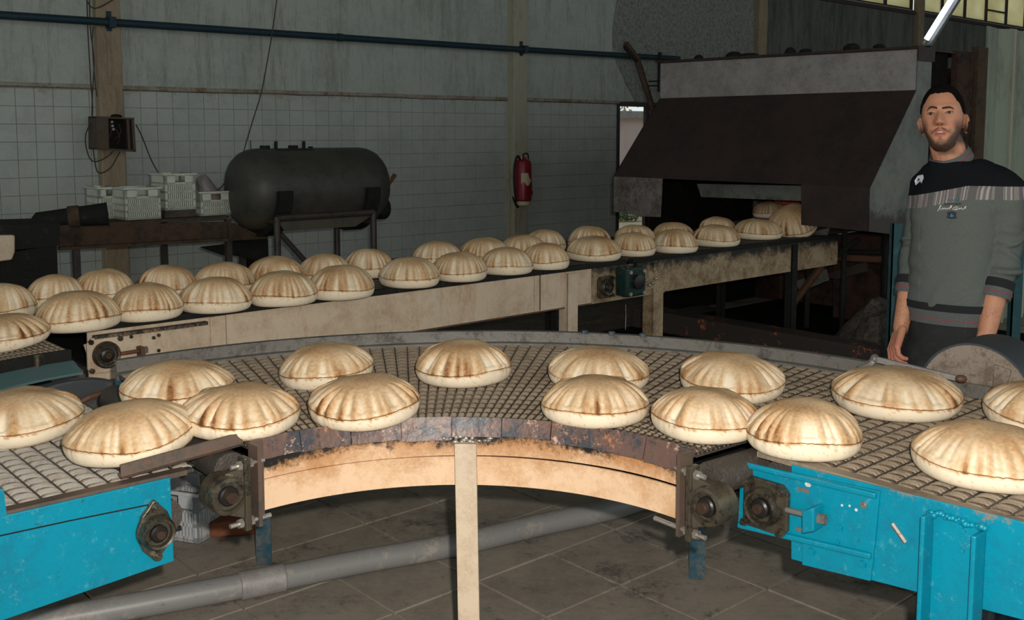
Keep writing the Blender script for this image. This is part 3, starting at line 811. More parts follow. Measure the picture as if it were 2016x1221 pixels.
mb = MB(); mb.hex(q - U * .01, q + U * .02, .016); mb.build('screw_nut', m_steel, bc)
for (x, y) in ((258, 663), (302, 665), (312, 660), (291, 711), (312, 690)):
    bolt(MB(), PB(x, y, NB - .020), -V, .008, .006).build('bolt', m_grease, bc)
MB().abox(xa(1010, 650), xa(1128, 660), FB - .06, FB - .03, .16, .20).build('foot_rail', m_greystrip, bc)

B0 = A1 + .06; B1 = 6.95
oc = far_conveyor('sooty_conveyor', 'soot-stained straight conveyor carrying bread out from under the hood', B0, B1, m_creamsoot, [(B0 + .30, xa(1560, 520)), (xa(1560, 520), B1)],
                  [(xa(1290, 600), NB - .03, m_creamsoot, .10), (xa(1560, 600), NB - .02, m_black, .07), (xa(1290, 600) - .05, FB - .08, m_black, .06), (6.7, FB - .08, m_black, .06)])
MB().abox(A1 - .30, B0 + .30, NB - .012, NB - .006, BH - .23, BH - .02).build('drive_plate', m_creamsoot, oc)
flange_bearing(oc, PB(1190, 565, NB - .012), U, -V, .05, 'square', m_grease)
gbx = MB(); c = PB(1229, 551, NB - .012)
M = frame(c, U, -V)
gbx.m = M; gbx.box(-.085, .085, -.09, .085, 0, .10)
g_ = gbx.build('gear_box', mat('greasy_green_casting', (.012, .035, .03), [(SOOT, 14, .5, .62), ((.06, .075, .06), 25, .62, .7)], rough=.22, bump=.1), oc, bevel=.015)
MB(M).lathe([(.045, .10), (.045, .125), (.03, .13), (.001, .13)], 20).build('gear_cap', m_dark, g_, smooth=True)
for (x, y) in ((-.06, -.07), (.06, -.07), (.06, .06), (-.06, .06)):
    MB(M).hex((x, y, .10), (x, y, .112), .012).build('bolt', m_steel, g_)
mb = MB(M); mb.prism([(.09, -.10, 0), (.24, -.075, 0), (.25, .02, 0), (.19, .05, 0), (.20, .09, 0), (.09, .10, 0)], (0, 0, .03)); mb.build('torque_plate', m_creamsoot, oc, bevel=.01)
mb = MB(M)
for k in range(5): mb.ball((.12 + .03 * k, -.03 + .02 * math.sin(k * 2), .045), .012, nu=10, nv=6)
mb.build('drive_chain', m_steel, oc, smooth=True)
mb = MB(); p = PB(1232, 600, NB - .01); mb.tube([p, p - Z * .07 + U * .003, p - Z * .155], .0015, 5); mb.build('grease_thread', m_steel, oc)

# ---- curve that leaves the long conveyor at the left
LC = (1.20, 3.03)
def l_in(t, dr=0, h=BH - .02): return W(LC[0] - (.72 + dr) * math.sin(t * .95), LC[1] + (.72 + dr) * math.cos(t * .95), h)
def l_out(t, dr=0, h=BH - .02): return W(LC[0] - (2.02 + dr) * math.sin(t * .95), LC[1] + (2.02 + dr) * math.cos(t * .95), h)
lv = thing('curved_conveyor', 'far curved conveyor with a worn teal edge strip, next to the cream end bearing', 'conveyor', W(.8, 4.2, 0))
mb = MB(); strip(mb, lambda t: l_in(t, .03), l_out, 24, -.012, -.006); mb.build('belt_bed', m_belt, lv)
wire_belt('belt', lv, lambda t: l_in(t, .03), l_out, 40, 76, m_mesh)
mb = MB(); strip(mb, lambda t: l_in(t, .01), lambda t: l_in(t, .03), 24, -.06, .010); mb.build('inner_rim', m_black, lv, smooth=True)
mb = MB(); strip(mb, lambda t: l_in(t, -.105, BH - .075), lambda t: l_in(t, -.005, BH - .05), 24, -.004, .004); mb.build('edge_strip', m_teal, lv, smooth=True)
mb = MB(); strip(mb, lambda t: l_in(t, .03), lambda t: l_out(t, -.1), 24, -.16, -.15); mb.build('return_tray', m_black, lv)
mb = MB(); strip(mb, lambda t: l_in(t, -.11, BH - .09), lambda t: l_in(t, -.10, BH - .09), 24, -.07, .0); mb.build('inner_side_plate', m_drumrim, lv, smooth=True)
# half-round pulley guard under the strip
gc = l_in(.12, -.14, BH - .20)
M = frame(gc, U, -V)
mb = MB(M); prof = [(math.cos(math.pi * i / 18) * .23, math.sin(math.pi * i / 18) * .125, 0) for i in range(19)]
mb.prism(prof, (0, 0, .05)); mb.build('pulley_guard', m_drumrim, lv, bevel=.008)
mb = MB(M); mb.tube([(-.20, .0, .055), (-.05, .02, .06), (.05, .06, .06), (.10, .065, .055)], .012, 8); mb.build('tension_arm', m_rust, lv)
for t in (.25, .7):
    for f in (l_in, l_out):
        q = f(t, -.03 if f is l_out else .06, 0)
        MB().cyl(q, q + Z * (BH - .05), .03, seg=10).build('leg', m_black, lv)
for t in (.18, .5):
    q = l_in(t, .0, BH - .06); MB().cyl(q, q + Z * .05, .012, seg=8).build('strip_stay', m_grease, lv)

# ================================================================== HOOD AND OVEN
HA, HS = 6.5, 7.1
hl, hr = 6.02, 3.615
hood = thing('oven_hood', 'large sheet-metal hood with pale top band and smoke-blackened slope over oven mouth', 'hood', W(7.0, 4.8, 0))
def quad_plate(name, pts, ext, m, parent, bevel=0.0):
    mb = MB(); mb.prism(pts, ext); return mb.build(name, m, parent, bevel=bevel)
quad_plate('slope_sheet', [W(HA, hl, 1.205), W(HA, hr, 1.205), W(HS, hr, 1.89), W(HS, hl, 1.89)], U * .006 - Z * .002, m_hooddark, hood)
quad_plate('top_band', [W(HS, hl, 1.89), W(HS, hr, 1.885), W(HS, hr, 2.185), W(HS, hl, 2.205)], U * .006, m_hoodpale, hood)
quad_plate('top_lip', [W(HS - .03, hl + .02, 2.205), W(HS - .03, hr - .02, 2.185), W(HS + .08, hr - .02, 2.195), W(HS + .08, hl + .02, 2.215)], Z * .018, m_hooddark, hood)
quad_plate('skirt', [W(HA, hl, 1.205), W(HA, 5.47, 1.205), W(HA, 5.485, .885), W(HA, 5.75, .875), W(HA, 5.8, .89), W(HA, hl, .90)], U * .006, m_hoodpale2, hood)
quad_plate('skirt', [W(HA, 4.155, 1.205), W(HA, hr, 1.205), W(HA, hr, .90), W(HA, 4.15, .91)], U * .006, m_hooddark, hood)
quad_plate('side_sheet', [W(HA, hr, 1.205), W(HA, hr, .90), W(7.32, hr, .80), W(7.32, hr, 2.0), W(7.32, hr, 2.19), W(HS, hr, 2.19), W(HS, hr, 1.885)], V * .006, m_hoodside, hood)
quad_plate('side_sheet', [W(HA, hl, 1.205), W(HA, hl, .90), W(8.1, hl, .90), W(8.1, hl, 2.2), W(HS, hl, 2.2), W(HS, hl, 1.89)], -V * .006, m_soot, hood)
quad_plate('roof_sheet', [W(HS, hl, 2.2), W(HS, hr, 2.18), W(8.1, hr, 2.18), W(8.1, hl, 2.2)], Z * .008, m_hooddark, hood)
quad_plate('side_cap', [W(HS - .02, hr - .008, 2.10), W(7.33, hr - .008, 2.10), W(7.33, hr - .008, 2.20), W(HS - .02, hr - .008, 2.20)], -V * .01, m_hooddark, hood)
rr = random.Random(4)
for k in range(7):
    p = W(HS + .06, 4.0 + k * .26 + rr.uniform(-.1, .1), 2.22)
    mb = MB(); mb.ball(p, rr.uniform(.04, .10), rr.uniform(.04, .08), rr.uniform(.018, .05), nu=9, nv=6); mb.build('soot_lump', m_black, hood)
mb = MB(); mb.abox(HS + .0, HS + .02, hl, hl + .03, 1.95, 2.3); 
for h in (2.0, 2.04): mb.abox(HS, HS + .02, hl, hl + .14, h, h + .012)
mb.build('bracket', m_black, hood)
# baffle flap hanging inside the mouth
quad_plate('baffle_flap', [PA(1380, 388, 6.9), PA(1372, 362, 6.9), PA(1585, 366, 6.9), PA(1585, 396, 6.9)], U * .005, m_hoodside, hood)

ov = thing('bakery_oven', 'sooty brick tunnel oven standing behind the sheet-metal hood', 'oven', W(11, 4.8, 0))
MB().abox(8.2, 15.5, 5.45, 6.0, 0, 2.1).build('far_side_wall', m_ovenbrick, ov)
MB().abox(6.95, 8.2, 5.72, 6.0, 0, 1.15).build('wing_wall', m_soot, ov)
MB().abox(8.15, 15.5, 3.66, 4.05, 0, 2.1).build('near_side_wall', m_ovenbrick, ov)
MB().abox(8.15, 15.5, 3.66, 6.0, 1.45, 2.05).build('crown', m_ovenbrick, ov)
MB().abox(8.2, 15.5, 3.9, 5.9, 0, .78).build('hearth', m_ovenbrick, ov)
MB().abox(15.3, 15.5, 4.0, 5.5, .78, 1.5).build('back_wall', m_ovenbrick, ov)
quad_plate('red_plate', [PA(1525, 393, 8.12), PA(1590, 393, 8.12), PA(1590, 420, 8.12), PA(1525, 420, 8.12)], U * .02, m_redorange, ov)
quad_plate('pale_pier', [PA(1440, 392, 8.13), PA(1490, 394, 8.13), PA(1490, 432, 8.13), PA(1440, 432, 8.13)], U * .03, m_hoodpale2, ov)
# brick courses of the oven mouth that can be made out
bk = MB().box(-.12, .12, -.05, .05, -.032, .032); bkm = bk.mesh('brick', Vector()); bkm.materials.append(m_ovenbrick)
for j in range(10):
    for i in range(3):
        o = bpy.data.objects.new('brick', bkm); COL.objects.link(o); o.parent = ov
        o.location = W(8.12, 3.74 + i * .25 + (j % 2) * .08, .08 + j * .07) - ORG[ov] + U * rr.uniform(-.02, .02)
        o.rotation_euler = (0, 0, math.atan2(V.y, V.x) + rr.uniform(-.05, .05))
# outlet slide with the pale plate
mb = MB(); mb.prism([W(7.0, 4.2, BH - .01), W(7.0, 5.35, BH - .01), W(8.2, 5.35, BH + .03), W(8.2, 4.2, BH + .03)], -Z * .012)
tag(mb.build('outlet_slide', m_hoodpale), 'pale steel slide plate inside the hood under the emerging bread', 'slide')
# oven side beyond the man: dark frame, rusty column and grey-green sheets
sp = thing('side_cladding', 'tall grey-green sheet cladding with rusty corner column, behind the man', 'cladding', W(8.8, 3.6, 0))
MB().abox(7.99, 8.16, 3.575, 3.63, 0, PA(1910, 95, 8.1).z).build('corner_column', m_table, sp)
MB().abox(7.70, 7.985, 3.60, 3.65, 0, 2.2).build('inner_panel', m_ovenbrick, sp)
xs = [8.19, 8.62, 9.02, 9.45, 9.9, 10.4]
for i in range(5):
    t_ = 2.42 + .01 * i
    mb = MB(); a0_, a1_ = xs[i] + .006, xs[i + 1] - .006; mid = a0_ + (a1_ - a0_) * .7
    mb.prism([W(a0_, 3.60, .0), W(mid, 3.64, .0), W(a1_, 3.57, .0), W(a1_, 3.585, .0), W(mid, 3.655, .0), W(a0_, 3.615, .0)], Z * t_)
    mb.build('sheet', m_panelgreen, sp)
    MB().abox(xs[i + 1] - .02, xs[i + 1] + .015, 3.56, 3.60, 0, t_).build('rib', m_pillarpale, sp)
sb = MB(); sb.abox(7.34, 7.68, 3.66, 3.80, .6, 2.2)
tag(sb.build('flue_box', m_soot, bevel=.02), 'black flue box on the near side of the hood, behind the man\'s head', 'flue')
sq = MB(); sq.abox(7.40, 7.66, 3.66, 3.80, 0, .6); 
o = sq.build('flue_stand', m_ovenbrick); tag(o, 'sooty brick stand under the black flue box', 'stand')

# clutter at the foot of the hood
an = thing('ash_heap', 'heap of grey ash and grit at the foot of the hood', 'ash', W(7.1, 3.75, .04))
mb = MB(); g = 26; rows = []
for i in range(g + 1):
    row = []
    for j in range(g + 1):
        x, y = i / g * 2 - 1, j / g * 2 - 1
        h = max(0, 1 - (x * x + y * y)) ** .7 * .34
        h *= 1 + .35 * noise.noise(Vector((x * 3, y * 3, 2)))
        h += .02 * noise.noise(Vector((x * 12, y * 12, 5)))
        row.append(W(6.95 + x * .50, 3.50 + y * .55, max(.0, h) + .04))
    rows.append(row)
mb.rings(rows, closed=False); stuff(mb.build('ash_surface', m_ash, an, smooth=False))
hsb = MB(); hsb.abox(5.15, 8.1, 2.85, 5.38, 0, .04)  # slab added to darken the floor under the conveyor
tag(hsb.build('dark_slab', m_soot, bevel=.01), 'low soot-black slab added on the floor under the sooty conveyor', 'slab')
kb = MB(); kb.abox(6.0, 6.2, 2.9, 5.35, .04, .20)
tag(kb.build('hearth_kerb', m_ovenred, bevel=.015), 'low dark kerb with chipped red paint below the sooty conveyor', 'kerb')
pb_ = thing('burner_stand', 'jumble of rusty iron brackets and plates below the hood skirt', 'stand', W(7.2, 3.9, 0))
MB().tube([PA(1620, 520, 6.9), PA(1560, 600, 6.9)], .03, 6).build('diagonal_brace', m_rust, pb_)
MB().tube([PA(1690, 470, 7.0), PA(1600, 540, 7.0)], .022, 6).build('diagonal_brace', m_black, pb_)
quad_plate('plate', [PA(1612, 545, 7.2), PA(1705, 515, 7.2), PA(1705, 535, 7.2), PA(1650, 550, 7.2)], U * .02, m_hoodside, pb_)
quad_plate('plate', [PA(1565, 555, 7.1), PA(1625, 530, 7.1), PA(1630, 552, 7.1), PA(1575, 575, 7.1)], U * .02, m_greystrip, pb_)
quad_plate('gusset', [PA(1597, 458, 6.8), PA(1632, 448, 6.8), PA(1625, 470, 6.8), PA(1610, 480, 6.8)], U * .02, m_greystrip, pb_)
quad_plate('firebox_plate', [PA(1640, 460, 7.6), PA(1790, 470, 7.6), PA(1790, 700, 7.6), PA(1640, 700, 7.6)], U * .03, m_ovenbrick, pb_)
MB().tube([PA(1640, 495, 7.15), PA(1760, 498, 7.15)], .02, 8).build('cross_tube', m_black, pb_)
MB().tube([PA(1645, 507, 7.15), PA(1760, 512, 7.15)], .03, 8).build('cross_tube', m_rust, pb_)
for x in (1590, 1660, 1740):
    p = PA(x, 560, 7.05); MB().cyl(Vector((p.x, p.y, 0)), Vector((p.x, p.y, .85)), .022, seg=8).build('upright', m_black, pb_)
# planks lying on the floor beyond the conveyor
for k in range(4):
    b0 = 5.40 + k * .36
    mb = MB(); mb.abox(4.2 + rr.uniform(-.2, .2), 7.6 + rr.uniform(-.4, .3), b0, b0 + .30, .0, .025 + .012 * (k % 2))
    tag(mb.build('plank', m_plank, bevel=.003), ('dark plank on the floor closest to the far conveyor', 'second dark floor plank from the far conveyor', 'third dark floor plank from the far conveyor', 'dark floor plank closest to the black tank\'s stand')[k], 'plank', 'planks behind the far conveyor')

# leaning iron bar behind the hood
mb = MB(); p0, p1, p2 = PB(1232, 86, 6.2), PB(1254, 116, 6.2), PB(1282, 205, 6.2)
d_ = (p2 - p1).normalized(); p3 = p2 + d_ * ((p2.z - .0) / -d_.z)
mb.tube([p0, p0.lerp(p1, .6), p1, p2, p3], [.03, .032, .032, .028, .028], 6)
pole = tag(mb.build('iron_bar', m_table), 'bent rusty iron bar leaning up behind the hood near the doorway', 'bar')
MB().tube([PB(1230, 92, 6.18), PB(1245, 112, 6.18), PB(1254, 120, 6.18)], .02, 6).build('tongue', m_black, pole)

# fluorescent tube at the top of the hood
p, q = PA(1821, 82, 7.4), PA(1889, -27, 7.4)
ft = thing('fluorescent_tube', 'lit fluorescent tube slanting up from the corner of the hood', 'lamp', p)
d_ = (q - p).normalized()
L_ = 1.2
MB().cyl(p + d_ * .02, p + d_ * L_, .019, seg=16).build('glass_tube', m_tube, ft, smooth=True)
MB().cyl(p - d_ * .015, p + d_ * .02, .02, seg=14).build('end_cap', m_steel, ft)
MB().cyl(p + d_ * L_, p + d_ * (L_ + .04), .02, seg=14).build('end_cap', m_steel, ft)
bn = V.cross(d_).normalized()
mb = MB(); o_ = p + U * .05
mb.prism([o_ - V * .03 - d_ * .03, o_ + V * .03 - d_ * .03, o_ + V * .03 + d_ * (L_ + .06), o_ - V * .03 + d_ * (L_ + .06)], U * .04)
mb.build('batten', m_hoodside, ft)
MB().prism([p + U * .05 + V * .02 - d_ * .03, p + U * .09 + V * .02 - d_ * .03, W(7.5, ab(p)[1] + .02, 2.18), W(7.45, ab(p)[1] + .02, 2.18)], -V * .03).build('bracket', m_black, ft)

# ================================================================== THINGS ALONG THE TILED WALL
TB = 7.3
# old rusty channel bench
tb = thing('iron_bench', 'rusty iron channel bench on legs in front of the tiled wall', 'bench', W(3, 7.6, 0))
ta = lambda x, y, b=TB: ab(PB(x, y, b))[0]
th = .945
MB().abox(1.2, ta(452, 450), TB, TB + .7, th - .02, th).build('top', m_table, tb)
quad_plate('front_channel', [PB(118, 446, TB), PB(450, 436, TB), PB(450, 474, TB), PB(118, 492, TB)], V * .01, m_table, tb)
quad_plate('channel_flange', [PB(118, 487, TB - .05), PB(450, 469, TB - .05), PB(450, 475, TB - .05), PB(118, 493, TB - .05)], V * .05, m_table, tb)
quad_plate('end_channel', [PB(452, 440, TB + .02), PB(462, 440, TB + .02), PB(500, 458, TB + .02), PB(530, 470, TB + .02), PB(452, 474, TB + .02)], V * .05, m_table, tb)
quad_plate('end_shelf', [PB(395, 487, TB + .2), PB(470, 478, TB + .2), PB(470, 500, TB + .2), PB(440, 503, TB + .2)], V * .03, m_black, tb)
for (x, y, b) in ((152, 500, TB), (452, 480, TB), (326, 500, TB + .65), (480, 510, TB + .4)):
    p = PB(x, y, b); a_ = ab(p)[0]
    MB().abox(a_ - .022, a_ + .022, b, b + .045, 0, th - .03).build('leg', m_tankstand, tb)
quad_plate('end_box', [PB(470, 478, TB + .3), PB(528, 472, TB + .3), PB(530, 560, TB + .3), PB(510, 560, TB + .3), PB(500, 510, TB + .3), PB(470, 505, TB + .3)], V * .25, m_black, tb)
# black burner casing at the left end, with a cream corner
bx = thing('burner_casing', 'black slatted iron casing standing at the left end of the bench', 'casing', W(2.0, 6.6, 0))
cb_ = 6.6
mb = MB(); mb.prism([PB(4, 500, cb_), PB(112, 482, cb_), PB(114, 540, cb_), PB(126, 556, cb_), PB(126, 700, cb_), PB(4, 700, cb_)], V * .5); mb.build('body', m_black, bx)
for k in range(9):
    y = 512 + k * 9
    mb = MB(); p, q = PB(8, y + 4, cb_ - .004), PB(108, y, cb_ - .004)
    mb.hexa([p - Z * .005, q - Z * .005, q - Z * .005 - V * .012, p - Z * .005 - V * .012, p + Z * .005, q + Z * .005, q + Z * .005 - V * .012, p + Z * .005 - V * .012]); mb.build('slat', m_black, bx)
mb = MB(); mb.prism([PB(-60, 445, cb_ - .02), PB(118, 440, cb_ - .02), PB(118, 484, cb_ - .02), PB(-60, 500, cb_ - .02)], V * .5); mb.build('top_housing', m_black, bx)
mb = MB(); mb.prism([PB(-40, 464, cb_ - .1), PB(30, 463, cb_ - .1), PB(30, 496, cb_ - .1), PB(24, 512, cb_ - .1), PB(-40, 520, cb_ - .1)], V * .06); mb.build('cream_bracket', m_cream, bx, bevel=.01)
# burner pipe lying across the bench
p, q = PB(72, 434, TB + .12), PB(212, 421, TB - .05)
d_ = (q - p).normalized()
bt = thing('burner_pipe', 'thick black burner pipe lying slanted on the bench, open end outward', 'pipe', p)
M = frame(q, d_.orthogonal(), d_)
MB(M).lathe([(.075, -.02), (.085, 0), (.085, .0), (.072, .0), (.070, -.25), (.001, -.25)], 24).build('mouth', m_black, bt, smooth=True)
MB().cyl(p, q - d_ * .015, .055, .08, seg=22, cap=False).cyl(p - d_ * .03, p, .02, .055, seg=22).build('body', m_black, bt, smooth=True)
M = frame(q - d_ * .22, d_.orthogonal(), d_)
MB(M).lathe([(.072, -.04), (.079, -.035), (.079, .035), (.072, .04)], 24).build('rust_band', m_table, bt, smooth=True)
mb = MB(); mb.abox(ta(100, 440), ta(180, 440), TB + .03, TB + .12, th, th + .02); mb.build('cradle', m_black, bt)

def crate(name, label, c, w, d, h, rows, m, rotz, group=None, tilt=0.0):
    o = thing(name, label, 'crate', c, group)
    def loc(x, y, z): return Vector((x, y, z))
    parts = []
    t = .006
    def bx_(nm, *a):
        mb = MB().box(*a)
        me = mb.mesh(nm, Vector()); me.materials.append(m)
        q = bpy.data.objects.new(nm, me); COL.objects.link(q); q.parent = o; return q
    bx_('base', -w / 2, w / 2, -d / 2, d / 2, 0, .012)
    def wall_(nm, x0, x1, y0, y1, along, handle):
        mb = MB()
        def pc(s0, s1, z0, z1):
            if along == 'x': mb.box(s0, s1, y0, y1, z0, z1)
            else: mb.box(x0, x1, s0, s1, z0, z1)
        s0, s1 = (x0, x1) if along == 'x' else (y0, y1)
        L = s1 - s0; ev = .022
        hb = h - .075
        pc(s0, s0 + ev, 0, h); pc(s1 - ev, s1, 0, h); pc(s0, s1, h - .018, h)
        if handle:
            pc(s0, s0 + L * .34, hb, h); pc(s1 - L * .34, s1, hb, h)
        else:
            pc(s0, s1, hb, h)
        n = rows
        zz = [.012 + (hb - .012) * k / n for k in range(n + 1)]
        for k in range(n + 1): pc(s0, s1, max(0, zz[k] - .008), zz[k] + .008)
        ns = max(8, int(L / .018))
        for i in range(ns + 1):
            x = s0 + ev + (L - 2 * ev) * i / ns
            pc(x - .0045, x + .0045, 0, hb)
        me = mb.mesh(nm, Vector()); me.materials.append(m)
        q = bpy.data.objects.new(nm, me); COL.objects.link(q); q.parent = o
    wall_('side_wall', -w / 2, w / 2, -d / 2, -d / 2 + t, 'x', True)
    wall_('side_wall', -w / 2, w / 2, d / 2 - t, d / 2, 'x', True)
    wall_('end_wall', -w / 2, -w / 2 + t, -d / 2, d / 2, 'y', False)
    wall_('end_wall', w / 2 - t, w / 2, -d / 2, d / 2, 'y', False)
    rim = MB()
    e = .010
    rim.box(-w / 2 - e, w / 2 + e, -d / 2 - e, -d / 2, h - .012, h).box(-w / 2 - e, w / 2 + e, d / 2, d / 2 + e, h - .012, h)
    rim.box(-w / 2 - e, -w / 2, -d / 2, d / 2, h - .012, h).box(w / 2, w / 2 + e, -d / 2, d / 2, h - .012, h)
    me = rim.mesh('rim', Vector()); me.materials.append(m)
    q = bpy.data.objects.new('rim', me); COL.objects.link(q); q.parent = o
    o.rotation_euler = (tilt, 0, rotz)
    return o
ru = math.atan2(U.y, U.x)
def on_bench(x, b): 
    a_ = ta(x, 440, b); return W(a_, b, th + .001)
def crate_px(label, x0, x1, bf, h, rows, lift=0.0, d=.26):
    a0_, a1_ = ta(x0, 430, bf), ta(x1, 430, bf)
    return crate('plastic_crate', label, W((a0_ + a1_) / 2, bf + d / 2, th + .001 + lift), a1_ - a0_ - .024, d, h, rows, m_crate, ru, 'milky crates on the bench')
crate_px('milky plastic crate on the bench behind the burner pipe mouth', 192, 243, 7.62, .235, 3)
crate_px('milky plastic crate on the bench with slatted side, next to the raised crate', 243, 321, 7.40, .235, 3)
wedge = tag(MB().abox(ta(326, 440, 7.42), ta(386, 440, 7.42), 7.42, 7.62, th + .001, th + .055).build('wood_block', m_plank), 'dark flat block lying on the bench under the raised crate', 'block')
crate_px('milky plastic crate set higher than the others, on a dark block', 323, 390, 7.40, .275, 3, .056)
crate_px('low milky plastic crate on the bench beside the black tank, holding a sack', 392, 460, 7.40, .185, 2)
sk = MB(); rows = []
c0 = on_bench(420, 7.54) + Z * .014
for i in range(13):
    t = i / 12; z = .30 * t; r = (.118 * (1 - t) ** .6 + .012)
    rows.append([c0 + Z * z + U * (r * math.cos(w) * 1.0 - .075 * t) * (1 + .25 * noise.noise(Vector((w * 2, z * 14, 1)))) + V * (r * .8 * math.sin(w)) for w in [2 * math.pi * k / 22 for k in range(22)]])
sk.rings(rows)
tag(sk.build('sack', m_bag, smooth=True), 'crumpled grey and red plastic sack sticking up out of the low crate', 'sack')

# black oil tank on its stand
tk = thing('oil_tank', 'black oil-stained cylindrical tank lying on a tube stand by the tiled wall', 'tank', W(4.26, TB, 0))
tc0, tc1 = ta(460, 370), ta(743, 370)
R = .322; hc = 1.138
o_ = W(tc0, TB, hc); M = frame(o_, V, U)
Lt = tc1 - tc0
prof = [(.001, 0), (R * .35, .004), (R * .62, .018), (R * .80, .045), (R * .91, .085), (R * .975, .135), (R, .19), (R, Lt - .19), (R * .975, Lt - .135), (R * .91, Lt - .085), (R * .80, Lt - .045), (R * .62, Lt - .018), (R * .35, Lt - .004), (.001, Lt)]
MB(M).lathe(prof, 48).build('shell', m_tank, tk, smooth=True)
for x in (533, 588, 622):
    a_ = ta(x, 295); big = x != 622
    mb = MB(); mb.cyl(W(a_ - .05, TB, hc + R - .01), W(a_ - .05, TB, hc + R + (.022 if big else .012)), .04 if big else .02, seg=16); mb.build('filler_cap', m_black, tk)
    if big:
        MB().cyl(W(a_ + .03, TB - .03, hc + R - .02), W(a_ + .03, TB - .03, hc + R + .055), .014, seg=8).build('valve_stub', m_black, tk)
mb = MB(); mb.abox(ta(533, 290), ta(605, 290), TB - .10, TB - .06, hc + R - .035, hc + R - .008); mb.build('hatch_plate', m_black, tk)
# level arm, filter and saddles
MB().tube([W(tc1 - .08, TB - .12, hc - .18), W(tc1 + .02, TB - .10, hc - .02), W(tc1 + .115, TB - .10, hc + .085)], .022, 6).build('lever_arm', m_rust, tk)
MB().tube([W(tc1 - .02, TB - .1, hc + .02), W(tc1 + .03, TB - .1, hc + .05), W(tc1 + .10, TB - .10, hc + .05)], .012, 6).build('valve', m_steel, tk)
pf = PB(752, 410, TB - .1)
M = frame(pf, V, U); MB(M).lathe([(.001, -.06), (.09, -.055), (.095, -.03), (.095, .02), (.085, .035), (.03, .04), (.001, .04)], 24).build('round_filter', m_black, tk, smooth=True)
for x in (690, 520):
    a_ = ta(x, 430)
    mb = MB(); rows = []
    for i in range(17):
        w = math.pi * (1.0 + i / 16)
        rows.append([W(a_ - .06, TB + math.cos(w) * (R + .004), hc + math.sin(w) * (R + .004)), W(a_ + .06, TB + math.cos(w) * (R + .004), hc + math.sin(w) * (R + .004)),
                     W(a_ + .06, TB + math.cos(w) * (R + .05), hc + math.sin(w) * (R + .05)), W(a_ - .06, TB + math.cos(w) * (R + .05), hc + math.sin(w) * (R + .05))])
    mb.rings(rows); mb.build('saddle', m_black, tk, smooth=True)
sf = TB - .36
ts = thing('tank_stand', 'dull iron tube stand carrying the black tank', 'stand', W(4.3, 7.2, 0))
r0, r1 = PB(545, 430, sf), PB(735, 418, sf)
MB().tube([r0, r1], .026, 10).build('front_rail', m_tankstand, ts)
for (x, y, b) in ((545, 430, sf), (735, 420, sf), (663, 440, TB + .36), (520, 440, TB + .36)):
    p = PB(x, y, b); MB().cyl(Vector((p.x, p.y, 0)), Vector((p.x, p.y, r0.z + .01)), .026, seg=10).build('leg', m_tankstand, ts)
quad_plate('rail_plate', [PB(548, 436, sf + .03), PB(733, 424, sf + .03), PB(700, 446, sf + .03), PB(560, 455, sf + .03)], V * .01, m_tank, ts)
p, q = PB(552, 460, sf), PB(615, 530, sf)
MB().tube([p, q, q + (q - p) * .8], .022, 8).build('diagonal_brace', m_tankstand, ts)
for x in (545, 735):
    p = PB(x, 430, sf); MB().tube([p - Z * .03, p + V * .72 - Z * .03], .02, 8).build('cross_rail', m_tankstand, ts)

# fire extinguisher on the pale pillar
ec = PB(1030, 396, WB - .20); ez = ec.z
ea, eb_, _ = ab(ec)
ex = thing('fire_extinguisher', 'red fire extinguisher with black hose hanging on the pale pillar', 'extinguisher', ec)
e0, e1 = ez, PB(1030, 314, WB - .20).z
M = Matrix.Translation(ec) @ Matrix.Rotation(0.0, 4, 'X')
hh = e1 - e0
MB(M).lathe([(.075, 0), (.098, .015), (.1, .03), (.098, hh - .05), (.085, hh - .015), (.04, hh), (.03, hh + .02), (.001, hh + .022)], 28).build('cylinder', m_red, ex, smooth=True)
MB(M).lathe([(.088, -.045), (.092, 0), (.07, .004)], 24).build('foot_ring', m_label, ex, smooth=True)
rv = Vector((1, .0, 0))
def eo(x, z, y=-.0): return ec + U * x + Z * z - V * y
MB().tube(spline([eo(.01, hh + .01), eo(.0, hh + .06), eo(.07, hh + .065), eo(.085, hh + .0)], 6), .009, 6).build('carry_handle', m_rubber, ex, smooth=True)
MB().cyl(eo(-.03, hh - .005), eo(-.03, hh + .045), .014, seg=10).build('valve', m_steel, ex)
MB().tube(spline([eo(-.05, hh + .0), eo(-.09, hh + .04), eo(-.135, hh - .06), eo(-.145, hh * .5), eo(-.125, .06), eo(-.11, -.01)], 8), .013, 8).build('hose', m_rubber, ex, smooth=True)
MB().tube([eo(-.17, .06), eo(-.12, -.03), eo(-.08, -.07)], [.008, .014, .017], 8).build('nozzle', m_rubber, ex, smooth=True)
mb = MB(); rows = []
for i in range(9):
    w = -2.55 + i * .17
    lo, hi = hh * (.42 + .05 * math.sin(i)), hh * (.68 - .02 * i * (i > 5))
    q = lambda r, z: ec + (U * math.cos(w) + V * math.sin(w)) * r + Z * z
    rows.append([q(.100, lo), q(.1025, lo), q(.1025, hi), q(.100, hi)])
mb.rings(rows); mb.build('sticker', m_label, ex)
MB().tube(spline([eo(.1, hh * .62), eo(.125, hh * .45), eo(.12, hh * .2), eo(.1, .05)], 6), .012, 6).build('side_cylinder', m_rubber, ex, smooth=True)
MB().ball(eo(.11, hh * .2), .035, .035, .05).build('gas_cartridge', m_red, ex, smooth=True)
MB().abox(ea - .03, ea + .03, eb_ + .09, WB - .10, ez + .25, ez + .29).build('wall_bracket', m_rubber, ex)

